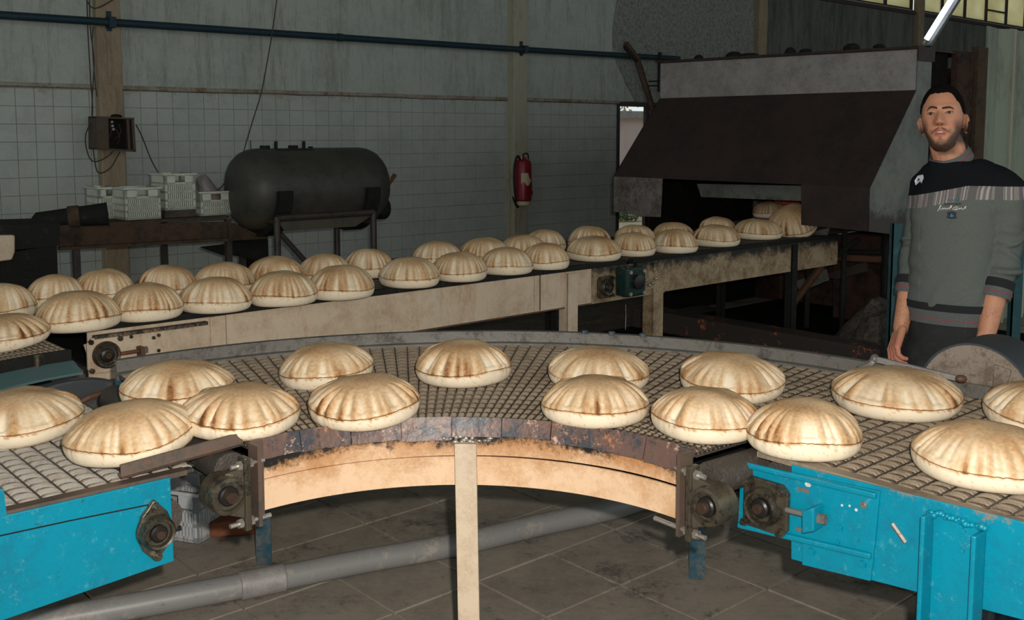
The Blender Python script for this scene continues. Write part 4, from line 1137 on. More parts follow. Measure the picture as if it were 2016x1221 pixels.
# blue pipe along the wall
pb0 = WB - .17
pts = [W(-2.0, pb0, 2.505), W(3.3, pb0, 2.53), W(8.1, pb0, 2.555), W(10.95, pb0, 2.585)]
wp = tag(MB().tube(pts, .034, 14).build('wall_pipe', m_pipeblue, smooth=True), 'long dull blue pipe running high along the tiled wall', 'pipe')
for a_, h_ in ((3.31, 2.53), (8.12, 2.555)):
    mb = MB(); mb.abox(a_ - .03, a_ + .03, pb0 - .045, WB - .11, h_ - .045, h_ + .045); mb.abox(a_ - .02, a_ + .02, WB - .125, WB - .11, h_ - .07, h_ + .10); mb.build('pipe_clamp', m_pipeblue, wp)
M = frame(W(5.6, pb0, 2.542), V, U); MB(M).cyl((0, 0, -.03), (0, 0, .03), .04, seg=14).build('coupling', m_pipeblue, wp)

# switch box on the tan pillar
bb0 = WB - .30
eb = thing('switch_box', 'open rusty brown switch box fixed to the tan pillar', 'box', PB(228, 296, bb0))
c00, c10, c11, c01 = PB(190, 294, bb0), PB(268, 299, bb0), PB(264, 232, bb0), PB(189, 229, bb0)
def lerp2(s, t): return (c00.lerp(c10, s)).lerp(c01.lerp(c11, s), t)
dpt = V * .18
quad_plate('back', [c + dpt for c in (c00, c10, c11, c01)], V * .008, m_black, eb)
for (s0, t0, s1, t1) in ((0, 0, 1, .05), (0, .95, 1, 1), (0, 0, .045, 1), (.93, 0, 1, 1)):
    quad_plate('frame_side', [lerp2(s0, t0), lerp2(s1, t0), lerp2(s1, t1), lerp2(s0, t1)], dpt, m_box, eb)
quad_plate('door', [lerp2(.0, .02), lerp2(.30, .04), lerp2(.30, .97), lerp2(.0, .98)], -V * .012, m_box, eb)
quad_plate('inner_flange', [lerp2(.80, .06), lerp2(.86, .06), lerp2(.86, .94), lerp2(.80, .94)], V * .02, m_box, eb)
for (s, t) in ((.52, .86), (.53, .74), (.55, .64)):
    p = lerp2(s, t) + V * .10; MB().ball(p, .012, nu=8, nv=6).build('fuse', m_crategrey, eb, smooth=True)
for (s0, t0, s1, t1) in ((.48, .8, .36, .25), (.6, .7, .66, .2), (.72, .8, .62, .35)):
    MB().tube(spline([lerp2(s0, t0) + V * .12, lerp2((s0 + s1) / 2 + .06, (t0 + t1) / 2) + V * .09, lerp2(s1, t1) + V * .12], 5), .004, 5).build('wire', m_rust, eb)
mb = MB(); mb.ball(lerp2(.62, 1.03) + V * .08, .05, .05, .02, nu=10, nv=6); mb.build('cable_gland', m_black, eb)

def cable(pts, label, r=.0055, b=WB - .14, m=None):
    mb = MB(); mb.tube(spline([PB(x, y, b) for x, y in pts], 8), r, 6)
    return tag(mb.build('cable', m or m_cable, smooth=True), label, 'cable')
cable([(171, -8), (173, 60), (178, 150), (182, 225), (168, 270), (176, 310), (190, 318), (212, 308), (222, 298)], 'dark cable hanging down beside the tan pillar, looping widest under the switch box', b=WB - .16)
cable([(176, -8), (178, 55), (185, 120), (182, 190), (181, 260), (186, 312), (194, 340), (216, 332), (230, 310), (236, 299)], 'dark cable running down the edge of the tan pillar into the box bottom', b=WB - .18)
cable([(166, -8), (180, 14), (196, 14), (222, 0)], 'short dark cable sagging across the tan pillar above the blue pipe', b=WB - .13)
cable([(183, 52), (182, 90), (186, 150), (191, 190)], 'thin dark cable tucked behind the blue pipe at the tan pillar', .005, b=WB - .125)
cable([(268, 246), (280, 270), (298, 315), (318, 350), (330, 362)], 'dark cable running from the switch box down to the crates', b=WB - .20)
cable([(546, -8), (538, 50), (530, 100), (515, 180), (500, 230), (485, 280), (476, 310), (462, 336), (448, 352), (436, 368), (420, 378), (404, 385)], 'long thin dark cable hanging from above down past the black tank to the sack', .006, b=WB - .30)
cable([(493, 276), (494, 290), (494, 300)], 'short stub of cable above the black tank', .005, b=WB - .3)

# ================================================================== BESIDE THE MAN
# round guard of the drive, lever and blue frame
da = 2.995
dc = PA(1922, 790, da); dc.z -= .0
M = frame(dc, -V, -U)
dg = thing('drive_guard', 'half-round dusty drive guard with dark rim beside the man', 'guard', Vector((dc.x, dc.y, 0)))
Rg = .170
def half(r, dx=0.0, low=-.06): return [(r * math.cos(math.pi * i / 28), r * math.sin(math.pi * i / 28), 0) for i in range(29)] + [(-r, low, 0), (r, low, 0)]
MB(M).prism(half(Rg), (0, 0, .012)).build('face', m_drumface, dg)
mb = MB(M); rows = []
for i in range(33):
    w = math.pi * (-.08 + 1.16 * i / 32)
    c_, s_ = math.cos(w), math.sin(w)
    rows.append([(Rg * c_, Rg * s_, .018), ((Rg + .006) * c_, (Rg + .006) * s_, .018), ((Rg + .010) * c_, (Rg + .010) * s_, -.16), (Rg * c_, Rg * s_, -.16)])
mb.rings(rows); mb.build('rim', m_drumrim, dg, smooth=True)
mb = MB(M); mb.prism([(-.02, .0, .012), (.035, .05, .012), (.10, .045, .012), (.14, .0, .012), (.13, -.04, .012), (-.02, -.04, .012)], (0, 0, .02)); mb.build('hub_cover', m_drumrim, dg, bevel=.008)
mb = MB(M); mb.prism([(.055, .125, .012), (.105, .115, .012), (.085, .03, .012), (.05, .02, .012)], (0, 0, .012)); mb.build('patch_plate', m_drumface, dg, bevel=.004)
mb = MB(M); mb.box(-.02, .30, -.075, -.035, .0, .05); mb.build('rust_rail', m_rust, dg, bevel=.006)
mb = MB(M); mb.prism([(-.19, -.06, 0), (.19, -.06, 0), (.19, -.80 + .0, 0), (-.19, -.80, 0)], (0, 0, -.14))
pd = MB(); pd.prism([dc + U * .02 - V * .17 - Z * .06, dc + U * .02 + V * .17 - Z * .06, dc + U * .15 + V * .17 - Z * .06, dc + U * .15 - V * .17 - Z * .06], -Z * (dc.z - .06)); pd.build('pedestal', m_bluedk, dg)
# lever
lv0, lv1 = PH(1722, 707, .885), PH(1892, 746, .868)
le = thing('brake_lever', 'long grey iron lever lying over the belt edge under the man\'s hand', 'lever', lv0)
dd = (lv1 - lv0).normalized(); up_ = (Z - dd * Z.dot(dd)).normalized(); sd = dd.cross(up_)
mb = MB(); hw, hh_ = .007, .009
mb.hexa([lv0 - sd * hw - up_ * hh_, lv1 - sd * hw - up_ * hh_, lv1 + sd * hw - up_ * hh_, lv0 + sd * hw - up_ * hh_, lv0 - sd * hw + up_ * hh_, lv1 - sd * hw + up_ * hh_ * .7, lv1 + sd * hw + up_ * hh_ * .7, lv0 + sd * hw + up_ * hh_])
mb.build('bar', m_hoodpale, le, bevel=.002)
mb = MB(); mb.ball(lv0, .014, .014, .016); mb.build('knuckle', m_greystrip, le, smooth=True)
MB().tube([lv0, PH(1716, 716, .87), PH(1704, 724, .858), PH(1690, 728, .853)], [.012, .014, .018, .012], 8).build('pivot_arm', m_greystrip, le, smooth=True)
MB().cyl(PH(1772, 719, .875), PH(1772, 719, .875) - Z * .03, .014, seg=12).build('pin', m_greystrip, le, smooth=True)
MB().tube([PH(1790, 722, .88), PH(1790, 722, .88) - Z * .03, PH(1790, 722, .88) - Z * .045], .010, 8).build('stay', m_greystrip, le)
MB().ball(lv1, .018, .014, .012, nu=10, nv=6).build('rust_nut', m_rust, le, smooth=True)
# blue angle-iron frame behind him
bf = thing('post_frame', 'blue-painted angle-iron frame standing behind the man', 'frame', W(3.9, 1.7, 0))
pz = 4.05
def PY(x, y, d):
    r = ray(x, y); return CAMP + r * (d / r.y)
m_post = mat('dark_teal_paint', (0.006, 0.040, 0.050), [((0.02, 0.075, 0.085), 9, .5, .62), ((0.10, 0.11, 0.10), 40, .66, .70)], rough=.55)
for (x, m_) in ((1768, m_post), (2010, m_post)):
    p = PY(x, 440, pz)
    top = p.z if x < 1900 else p.z + .02
    MB().box(p.x - .020, p.x + .020, p.y, p.y + .006, 0, top).box(p.x - .020, p.x - .015, p.y, p.y + .035, 0, top).build('post', m_, bf)
p, q = PY(1768, 470, pz), PY(2010, 470, pz)
MB().box(p.x, q.x, p.y + .006, p.y + .012, 1.05, 1.10).build('cross_bar', m_post, bf)
MB().box(p.x, q.x, p.y + .006, p.y + .012, .25, .30).build('cross_bar', m_post, bf)

# ================================================================== ON THE FLOOR
fp = [PH(x, y, .075) for x, y in ((1330, 950), (1200, 990), (1050, 1022), (900, 1057), (700, 1092), (500, 1132), (250, 1178), (0, 1222), (-200, 1262))]
fpo = thing('floor_pipe', 'grey plastic pipe running across the floor beneath the curved conveyor', 'pipe', Vector((fp[4].x, fp[4].y, 0)))
MB().tube([p - Z * .03 for p in spline(fp, 5)], .043, 18).build('pipe', m_pvc, fpo, smooth=True)
q = fp[5] - Z * .03; d_ = (fp[4] - fp[5]).normalized()
M = frame(q - d_ * .05, d_.orthogonal(), d_)
MB(M).lathe([(.044, 0), (.048, .002), (.048, .15), (.044, .155)], 20).build('taped_joint', m_hoodpale, fpo, smooth=True)
cg = crate('plastic_crate', 'pale grey plastic crate on the floor behind the blue oval bearing', PH(375, 1040, .0), .26, .24, .20, 2, m_crategrey, -.35)
br = MB(); p = PH(466, 1046, 0); M = Matrix.Translation(p) @ Matrix.Rotation(.25, 4, 'Z')
br.m = M; br.box(-.10, .09, -.05, .05, 0, .06)
tag(br.build('loose_brick', m_brick, bevel=.006), 'orange brick lying on the floor next to the pale grey crate', 'brick')

# ================================================================== BREAD
m_bread = bpy.data.materials.new('puffed_bread_crust'); m_bread.use_nodes = True
nt = m_bread.node_tree; N = nt.nodes; L = nt.links; bs = N['Principled BSDF']
bs.inputs['Roughness'].default_value = .62; bs.inputs['Specular IOR Level'].default_value = .25
at = N.new('ShaderNodeAttribute'); at.attribute_name = 'toast'
tc = N.new('ShaderNodeTexCoord'); oi = N.new('ShaderNodeObjectInfo')
ofs = N.new('ShaderNodeVectorMath'); ofs.operation = 'ADD'; L.new(tc.outputs['Object'], ofs.inputs[0])
sc_ = N.new('ShaderNodeVectorMath'); sc_.operation = 'SCALE'; sc_.inputs[0].default_value = (7, 3, 5); L.new(oi.outputs['Random'], sc_.inputs['Scale']); L.new(sc_.outputs[0], ofs.inputs[1])
n1 = N.new('ShaderNodeTexNoise'); n1.inputs['Scale'].default_value = 16; n1.inputs['Detail'].default_value = 5; L.new(ofs.outputs[0], n1.inputs['Vector'])
n2 = N.new('ShaderNodeTexNoise'); n2.inputs['Scale'].default_value = 130; n2.inputs['Detail'].default_value = 3; L.new(ofs.outputs[0], n2.inputs['Vector'])
a1 = N.new('ShaderNodeMath'); a1.operation = 'MULTIPLY_ADD'; L.new(n1.outputs['Fac'], a1.inputs[0]); a1.inputs[1].default_value = .46; L.new(at.outputs['Fac'], a1.inputs[2])
a2 = N.new('ShaderNodeMath'); a2.operation = 'MULTIPLY_ADD'; L.new(n2.outputs['Fac'], a2.inputs[0]); a2.inputs[1].default_value = .32; L.new(a1.outputs[0], a2.inputs[2])
a3 = N.new('ShaderNodeMath'); a3.operation = 'SUBTRACT'; L.new(a2.outputs[0], a3.inputs[0]); a3.inputs[1].default_value = .37
cr = N.new('ShaderNodeValToRGB'); el = cr.color_ramp.elements
el[0].position = 0.0; el[0].color = (.80, .68, .51, 1); el[1].position = 1.0; el[1].color = (.07, .025, .008, 1)
for pos, c in ((.18, (.72, .565, .385, 1)), (.40, (.59, .405, .235, 1)), (.62, (.44, .245, .11, 1)), (.80, (.20, .08, .025, 1))):
    e = el.new(pos); e.color = c
L.new(a3.outputs[0], cr.inputs[0]); L.new(cr.outputs[0], bs.inputs['Base Color'])
bpn = N.new('ShaderNodeBump'); bpn.inputs['Strength'].default_value = .12; bpn.inputs['Distance'].default_value = .004; L.new(n2.outputs['Fac'], bpn.inputs['Height']); L.new(bpn.outputs[0], bs.inputs['Normal'])
m_seam = mat('toasted_seam', (.13, .05, .018), [((.34, .17, .07), 90, .5, .58)], rough=.8)

def bread_mesh(seed, puffy):
    r = random.Random(seed)
    nt_, ns = 160, 46
    ph = [r.uniform(0, 6.28) for _ in range(12)]
    nf = r.choice((23, 26, 29, 31))
    sd = r.uniform(0, 100)
    nn = lambda x, y, z: noise.noise(Vector((x, y, z)))
    def wob(t): return .024 * math.cos(2 * t + ph[0]) + .014 * math.cos(3 * t + ph[1]) + .010 * math.cos(5 * t + ph[2])
    def fold(t):
        w = t + .16 * nn(math.cos(t) * 2.5, math.sin(t) * 2.5, sd + 60)
        v = .75 * nn(math.cos(t) * 5.0, math.sin(t) * 5.0, sd) + .9 * nn(math.cos(t) * 10.5, math.sin(t) * 10.5, sd + 9)
        return v + .34 * math.sin(nf * w + ph[4]) * (.5 + nn(math.cos(t) * 2, math.sin(t) * 2, sd + 77))
    def seamw(t): return .030 * math.cos(2 * t + ph[6]) + .018 * math.cos(3 * t + ph[7]) + .010 * nn(math.cos(t) * 14, math.sin(t) * 14, sd)
    cu, cd = (.66 + r.uniform(-.05, .06), .335) if puffy else (.46 + r.uniform(-.04, .06), .305)
    fv = [fold(2 * math.pi * i / nt_) for i in range(nt_)]
    reach = [.50 + .20 * nn(math.cos(2 * math.pi * i / nt_) * 4, math.sin(2 * math.pi * i / nt_) * 4, sd + 31) for i in range(nt_)]
    vs = []; toast = []
    js = int(round(.64 * ns))
    for j in range(ns + 1):
        for i in range(nt_):
            t = 2 * math.pi * i / nt_
            c, sn = math.cos(t), math.sin(t)
            f = fv[i]
            edge = 1 + wob(t)
            if j <= js:
                q = math.sin(j / js * math.pi / 2) ** .97
                z = cu * max(0, 1 - q ** 2.3) ** .58
                e0 = reach[i]
                env = min(1, max(0, (q - e0) / (.92 - e0))); env = env * env * (3 - 2 * env)
                tip = max(0, (q - .93) / .07)
                z -= (.042 - .078 * f) * env * (1 - tip) 
                rad = q * edge * (1 + .010 * f * env)
                zc = cd + z + seamw(t) * q ** 3
                zc += .05 * math.cos(t - ph[8]) * q * (1 - q) + .03 * nn(q * c * 2.2, q * sn * 2.2, sd + 3) * (1 - q ** 4)
                to = .45 + .18 * nn(q * c * 1.6, q * sn * 1.6, sd + 20)
                to += env * ((.55 * f if f < 0 else .42 * f * min(1, max(0, (q - .6) / .3))) - .14) * (1 if f > 0 else min(1, max(0, (q - .5) / .25)))
                sp = max(0, nn(c * 9, sn * 9, sd + 40))
                if q > .86: to += (q - .86) / .14 * (.02 + .46 * sp)
                if j >= js: to += .25
            else:
                w = (j - js) / (ns - js)
                if w <= .62:
                    u = w / .62
                    q = 1 - .17 * (1 - math.cos(u * math.pi / 2)) ; zc = cd * (1 - math.sin(u * math.pi / 2)) + seamw(t) * (1 - u) ** 2
                    q += .012 * math.sin(u * math.pi) + .010 * f * (1 - u)
                else:
                    q = .83 * (1 - (w - .62) / .38); zc = 0
                rad = q * edge
                sp = nn(c * 24, sn * 24, w * 12 + sd)
                sp2 = nn(c * 7, sn * 7, sd + 51)
                to = -.20 + (.42 if sp > .33 else 0) * (1 if w < .5 else .4) + .10 * max(0, sp2)
                if w < .10: to += .22
            vs.append(Vector((rad * c, rad * sn, max(0, zc)))); toast.append(to)
    mb = MB()
    fs = [(j * nt_ + i, (j + 1) * nt_ + i, (j + 1) * nt_ + (i + 1) % nt_, j * nt_ + (i + 1) % nt_) for j in range(ns) for i in range(nt_)]
    mb.add(vs, fs)
    me = mb.mesh('flatbread', Vector()); me.materials.append(m_bread)
    at_ = me.attributes.new('toast', 'FLOAT', 'POINT'); at_.data.foreach_set('value', toast)
    me.polygons.foreach_set('use_smooth', [True] * len(me.polygons))
    # seam: a thin toasted ridge, broken here and there, with scorched nicks
    sm = MB(); run = []
    def flush():
        if len(run) > 2: sm.tube(run, [.0075 + .007 * max(0, nn(p.x * 9, p.y * 9, sd)) for p in run], 4)
    for i in range(nt_ + 1):
        k = i % nt_
        if nn(k * .33, sd, 7) > .55:
            flush(); run = []
        else:
            p = vs[js * nt_ + k]
            run.append(Vector((p.x * 1.0, p.y * 1.0, p.z + .005 * math.sin(k * 2.1))))
    flush()
    ms = sm.mesh('seam', Vector()); ms.materials.append(m_seam)
    return me, ms
BREADS = [bread_mesh(s, s > 5) for s in range(1, 11)]
GRP = {'curve': 'flatbreads on the curved conveyor', 'far': 'flatbreads on the far conveyors', 'right': 'flatbreads on the right blue conveyor'}
SEAM_H = .044
def bread(xl, xr, y, label, group, hb=BH + .004, k=None, tilt=(0, 0), hs=1.0, rot=None, lift=0.0, i=[0]):
    rb = random.Random(i[0] * 13 + 5); i[0] += 1
    p = PH((xl + xr) / 2, y, hb + SEAM_H)
    depth = p.y * math.cos(PITCH) - (p.z - EYE) * math.sin(PITCH)
    R = (xr - xl) / 2 * depth / F_PX
    me, ms = BREADS[(i[0] * 3 + rb.randrange(2)) % 5 + (5 if p.y > 3.75 else 0)]
    o = bpy.data.objects.new('flatbread', me); COL.objects.link(o)
    o.location = Vector((p.x, p.y, hb + lift)); o.scale = (R, R, .142 * hs)
    o.rotation_euler = (tilt[0], tilt[1], rb.uniform(0, 6.28) if rot is None else rot)
    if tilt != (0, 0):
        from mathutils import Euler
        o.rotation_euler = (Euler((tilt[0], tilt[1], 0)).to_matrix() @ Matrix.Rotation(rb.uniform(0, 6.28), 3, 'Z')).to_euler()
    tag(o, label, 'bread', group)
    s = bpy.data.objects.new('seam', ms); COL.objects.link(s); s.parent = o
    return o
cvh = BH + .006
ORD = ('first', 'second', 'third', 'fourth', 'fifth', 'sixth', 'seventh', 'eighth', 'ninth', 'tenth', 'eleventh', 'twelfth')
lbl_out = lambda k: ORD[k] + ' flatbread from the brown guide bar, in the row along the grey outer rim'
lbl_in = lambda k: ORD[k] + ' flatbread from the brown guide bar, in the row along the cream inner plate'
bread(-88, 157, 818, 'puffed flatbread on the blue conveyor, clear of the brown guide bar', None, LH + .006, tilt=(.07, -.03))
bread(136, 381, 860, 'puffed flatbread resting against the brown guide bar', None, LH + .012, tilt=(.05, -.07), lift=.014)
bread(244, 461, 757, lbl_out(0), GRP['curve'], cvh)
bread(358, 588, 808, 'puffed flatbread touching the one on the guide bar, just above the bar\'s end', GRP['curve'], cvh)
bread(553, 733, 718, lbl_out(1), GRP['curve'], cvh, tilt=(.08, -.05))
bread(607, 828, 788, lbl_in(1), GRP['curve'], cvh, tilt=(.03, -.04))
bread(816, 1007, 717, lbl_out(2), GRP['curve'], cvh)
bread(1079, 1277, 726, lbl_out(3), GRP['curve'], cvh, tilt=(.05, .04))
bread(1068, 1278, 788, lbl_in(2), GRP['curve'], cvh)
bread(1335, 1543, 740, lbl_out(4), GRP['curve'], cvh, tilt=(.05, .03))
bread(1282, 1495, 815, lbl_in(3), GRP['curve'], cvh)
bread(1473, 1694, 846, 'puffed flatbread at the joint between the curve and the blue square-bearing plate', GRP['curve'], cvh)
bread(1638, 1887, 772, 'wide puffed flatbread below the man\'s hand and the grey lever', GRP['right'], cvh)
bread(1946, 2195, 808, 'puffed flatbread in front of the round drive guard', GRP['right'], cvh)
bread(1806, 2076, 896, 'puffed flatbread over the blue channel leg', GRP['right'], cvh)
fh = BH + .004
bread(-75, 90, 655, 'puffed flatbread on the far curve above the teal edge strip', 'flatbreads on the far curve', BH - .012, tilt=(.08, -.06))
for k, (xl, xr, y) in enumerate(((74, 234, 622), (220, 357, 604), (357, 494, 589), (490, 622, 577), (605, 737, 565), (747, 867, 544), (850, 960, 533), (945, 1049, 521), (1027, 1121, 512), (1115, 1226, 496))):
    bread(xl, xr, y, ORD[k] + ' flatbread from the cream end bearing, in the row along the cream side panel', 'near row on the cream conveyor', fh)
for k, (xl, xr, y) in enumerate(((1203, 1291, 488), (1283, 1374, 482), (1362, 1457, 470), (1444, 1538, 457))):
    bread(xl, xr, y, ORD[k] + ' flatbread from the green gear box, in the row along the sooty side panel', 'near row on the sooty conveyor', fh)
bread(-60, 66, 605, 'puffed flatbread on the far curve beside the black slatted casing', 'flatbreads on the far curve', BH - .012)
for k, (xl, xr, y) in enumerate(((55, 165, 583), (148, 262, 572), (273, 387, 562), (385, 500, 556), (484, 600, 545), (586, 692, 536), (676, 774, 527), (814, 910, 507), (905, 1003, 500), (983, 1075, 493), (1030, 1115, 481), (1117, 1205, 475))):
    bread(xl, xr, y, ORD[k] + ' flatbread from the far curve, in the wall-side row of the cream conveyor', 'wall-side row on the cream conveyor', fh)
for k, (xl, xr, y) in enumerate(((1209, 1290, 470), (1282, 1368, 465), (1375, 1450, 452))):
    bread(xl, xr, y, ORD[k] + ' flatbread from the green gear box, in the wall-side row on the sooty conveyor', 'wall-side row on the sooty conveyor', fh)
# one sliding off the outlet plate, one still in the mouth
def bread_at(p, R, rot, label, k, zs=.142):
    me, ms = BREADS[k]
    o = bpy.data.objects.new('flatbread', me); COL.objects.link(o)
    o.location = p; o.scale = (R, R, zs); o.rotation_euler = rot
    tag(o, label, 'bread'); s = bpy.data.objects.new('seam', ms); COL.objects.link(s); s.parent = o
from mathutils import Euler
tl = (Matrix.Rotation(.40, 3, 'X') @ Matrix.Rotation(-.30, 3, 'Y') @ Matrix.Rotation(1.0, 3, 'Z')).to_euler()
bread_at(PA(1563, 466, 6.70) + Z * .05, .185, tl, 'tilted flatbread sliding out of the oven, half hidden by the dark skirt', 6, .19)
bread_at(W(7.75, *ab(PA(1516, 424, 7.75))[1:2], BH + .018), .155, (0, 0, .3), 'flatbread still inside the hood before the red plate', 5)

# ================================================================== THE MAN
MZ = 3.53
mx = (1870 - CX) / F_PX * MZ
MROOT = Vector((mx, MZ, 0))
vth = math.atan2(mx, MZ)
MR = Matrix.Rotation(-vth, 4, 'Z')          # local x = picture right, local y = away from the camera
MT = Matrix.Translation(MROOT) @ MR
man = thing('person', 'man in grey and black sweater standing by the lever, one hand on it', 'person', MROOT)
man.rotation_euler = (0, 0, -vth)
KX = MZ / F_PX * math.cos(vth); KZ = MZ / F_PX
def mp(x, y, d=0.0):
    """picture position -> man-local point at depth d behind his mid plane"""
    return Vector(((x - 1870) * KX * (1 + d / 3.8), d, EYE + (262 - y) * KZ * (1 + d / 3.8)))

HC = mp(1850, 232, -.01)                     # centre of the head
HR = (Matrix.Rotation(math.radians(-5), 3, 'Z') @ Matrix.Rotation(math.radians(-3), 3, 'X') @ Matrix.Rotation(math.radians(-4), 3, 'Y'))
G = lambda v, s: math.exp(-(v / s) ** 2)
def sst(a, b, x):
    t = min(1, max(0, (x - a) / (b - a))); return t * t * (3 - 2 * t)
def head_point(dx, dy, dz, off=0.0):
    x, y, z = .0665 * dx, .093 * dy, (.1125 if dz > 0 else .119) * dz
    if dy < 0: y *= 1.0
    k = 1 - .30 * sst(.0, -1.0, dz) ** 1.2
    x *= k * (1 + .02 * G(dz - .45, .3))
    rim_ = math.sqrt(max(.02, 1 - dz * dz))
    if dz < 0: x *= rim_ ** (-.42 * sst(0, -.35, dz)); y *= rim_ ** (-.22 * sst(0, -.35, dz))
    else: x *= rim_ ** (-.18 * sst(0, .4, dz))
    # squarer face, flatter front
    x *= 1 + .10 * (1 - abs(dz)) * abs(dx) * (1 - abs(dx)) * 2
    y -= .050 * sst(-.25, -1.0, dz)
    if dy > 0: y -= .030 * sst(-.15, -.9, dz) * dy
    y += .012 * sst(.0, .7, dz)
    fr = max(0, -dy) ** .5
    ax = abs(x)
    d = 0
    d += .034 * G(x, .0100 + .004 * sst(.02, -.02, z)) * (sst(.030, -.020, z) ** 1.15) * sst(-.036, -.022, z)
    d += .011 * G(ax - .0135, .0068) * G(z + .0235, .0085)
    d -= .0135 * G(ax - .030, .0155) * G(z - .010, .0135)
    d -= .004 * G(ax - .012, .008) * G(z - .012, .012)
    d += .0055 * G(z - .033, .0085) * G(ax - .024, .026)
    d += .0085 * G(ax - .0305, .0125) * G(z - .010, .0078)
    d += .0045 * G(ax - .042, .017) * G(z + .014, .018)
    d += .0075 * G(x, .020) * (G(z + .0475, .0052) * .85 + G(z + .0635, .0062))
    d -= .0045 * G(x, .019) * G(z + .0555, .0030)
    d += .009 * G(x, .023) * G(z + .098, .015)
    d -= .0035 * G(x, .018) * G(z + .078, .006)
    d += .003 * G(z - .07, .03)
    y -= d * fr
    p = Vector((x, y, z))
    if off:
        p += Vector((dx, dy, dz)).normalized() * off
    return p
def H2L(p): return HC + HR @ p
def L2H(p): return HR.inverted() @ (p - HC)

body = MB()
nu, nv = 150, 110
hv = []
for j in range(nv + 1):
    ph = math.pi * j / nv
    for i in range(nu):
        t = 2 * math.pi * i / nu
        hv.append(H2L(head_point(math.sin(ph) * math.cos(t), math.sin(ph) * math.sin(t), math.cos(ph))))
body.add(hv, [(j * nu + i, (j + 1) * nu + i, (j + 1) * nu + (i + 1) % nu, j * nu + (i + 1) % nu) for j in range(nv) for i in range(nu)])
# ears: cupped
for s in (-1, 1):
    ER_ = HR @ Matrix.Rotation(s * .62, 3, 'Z')
    ec0 = Vector((s * .0735, .010, -.026))
    for k in range(40):
        w = -1.45 + 4.15 * k / 39
        c = ec0 + Matrix.Rotation(s * .62, 3, 'Z') @ Vector((s * .0055, .0165 * math.cos(w) + .008, .031 * math.sin(w) + .003 * math.cos(w)))
        body.ball(H2L(c), .0040 if w > -1.4 else .0046, nu=10, nv=7)
    body.ball(H2L(ec0 + Matrix.Rotation(s * .62, 3, 'Z') @ Vector((0, .006, .003))), .0042, .0170, .029, rot=ER_, nu=18, nv=12)
# neck, trunk, legs
nb = mp(1872, 318, .02)
body.cap(H2L(Vector((0, .012, -.060))), nb, .052, .060)
body.ball(H2L(Vector((0, -.030, -.085))), .044, .040, .026)
ctr = mp(1886, 420, 0); ctr.y = 0
def ell_ring(c, rx, ry, yaw=.28, n=40, e=2.3):
    out = []
    for i in range(n):
        t = 2 * math.pi * i / n
        x = math.copysign(abs(math.cos(t)) ** (2 / e), math.cos(t)) * rx; y = math.copysign(abs(math.sin(t)) ** (2 / e), math.sin(t)) * ry
        out.append(Vector(c) + Vector((x * math.cos(yaw) + y * math.sin(yaw) , -x * math.sin(yaw) + y * math.cos(yaw), 0)))
    return out
TX = .026
trunk = [(.86, TX, .0, .135, .095), (.95, TX, 0, .132, .092), (1.05, TX - .002, 0, .130, .092), (1.2, TX, 0, .145, .10), (1.32, TX + .004, .0, .158, .102), (1.40, TX + .01, .005, .160, .09), (1.45, .025, .012, .115, .07), (1.49, .005, .02, .06, .055)]
body.rings([ell_ring((x, y, z), rx * .84, ry * .84) for z, x, y, rx, ry in trunk])
SL, SR = Vector((-.072, .055, 1.392)), Vector((.170, -.035, 1.400))
EL, ER = mp(1811, 482, .085), mp(1981, 486, -.02)
WL, WR = mp(1783, 655, -.035), mp(1955, 655, -.12)
for (S, E, Wr, r) in ((SL, EL, WL, 1.0), (SR, ER, WR, 1.12)):
    body.cap(S, E, .044, .040 * r)
    mid = E.lerp(Wr, .35)
    body.cap(E, mid, .043 * r, .039 * r); body.cap(mid, Wr, .039 * r, .0265 * r)
body.cap(Vector((-.03, .03, 1.41)), SL, .042, .042); body.cap(Vector((.10, -.01, 1.42)), SR, .045, .043)
for s, fx in ((-1, -.06), (1, .115)):
    hip = Vector((TX + s * .075, .01, .88)); kn = Vector((TX + s * .085, -.005, .48)); an = Vector((TX + s * .09, .03, .09))
    body.cap(hip, kn, .066, .048); body.cap(kn, an, .048, .036); body.cap(an - Z * .03, an + Vector((s * .02, -.15, -.055)), .035, .028)
# hands
def hand(Wr, fdir, palm_n, s, curl, length=.185):
    fd = fdir.normalized(); pn = palm_n.normalized(); sd = fd.cross(pn).normalized() * s     # sd: towards the little finger
    pal = Wr + fd * .012
    for k, o in enumerate((-.024, -.008, .008, .024)):
        body.cap(pal + sd * o * .75, pal + fd * .072 + sd * o, .0145, .0125, 12)
    for o, ln, kf in ((-.027, .070, .9), (-.009, .080, 1.0), (.009, .074, 1.05), (.026, .058, 1.1)):
        p = pal + fd * .074 + sd * o; d = fd.copy(); r0 = .0096
        for q, fr_ in enumerate((.45, .31, .24)):
            ax = sd * s
            d = Matrix.Rotation(curl[q] * kf * (1 if True else -1), 3, fd.cross(pn).normalized()) @ d
            e = p + d * ln * fr_
            body.cap(p, e, r0, r0 * .93, 12); p = e; r0 *= .92
    # thumb leaves the side of the palm near its base
    p = pal + fd * .012 - sd * .026; d = (fd * .75 - sd * .55 + pn * .35).normalized()
    for ln, r0, r1, bend in ((.040, .0135, .0115, 0), (.031, .0112, .0102, .25), (.025, .0102, .0085, .3)):
        d = Matrix.Rotation(-bend * s, 3, pn) @ d
        e = p + d * ln; body.cap(p, e, r0, r1, 12); p = e
# hand on the lever: back of the hand to the camera, fingers down over the bar
hand(WL, (mp(1770, 700, -.085) - WL), Vector((.75, .60, .2)), 1, (.42, .75, .5))
hand(WR, Vector((-.10, -.45, -.55)), Vector((-.5, .3, -.6)), -1, (.5, .7, .5))

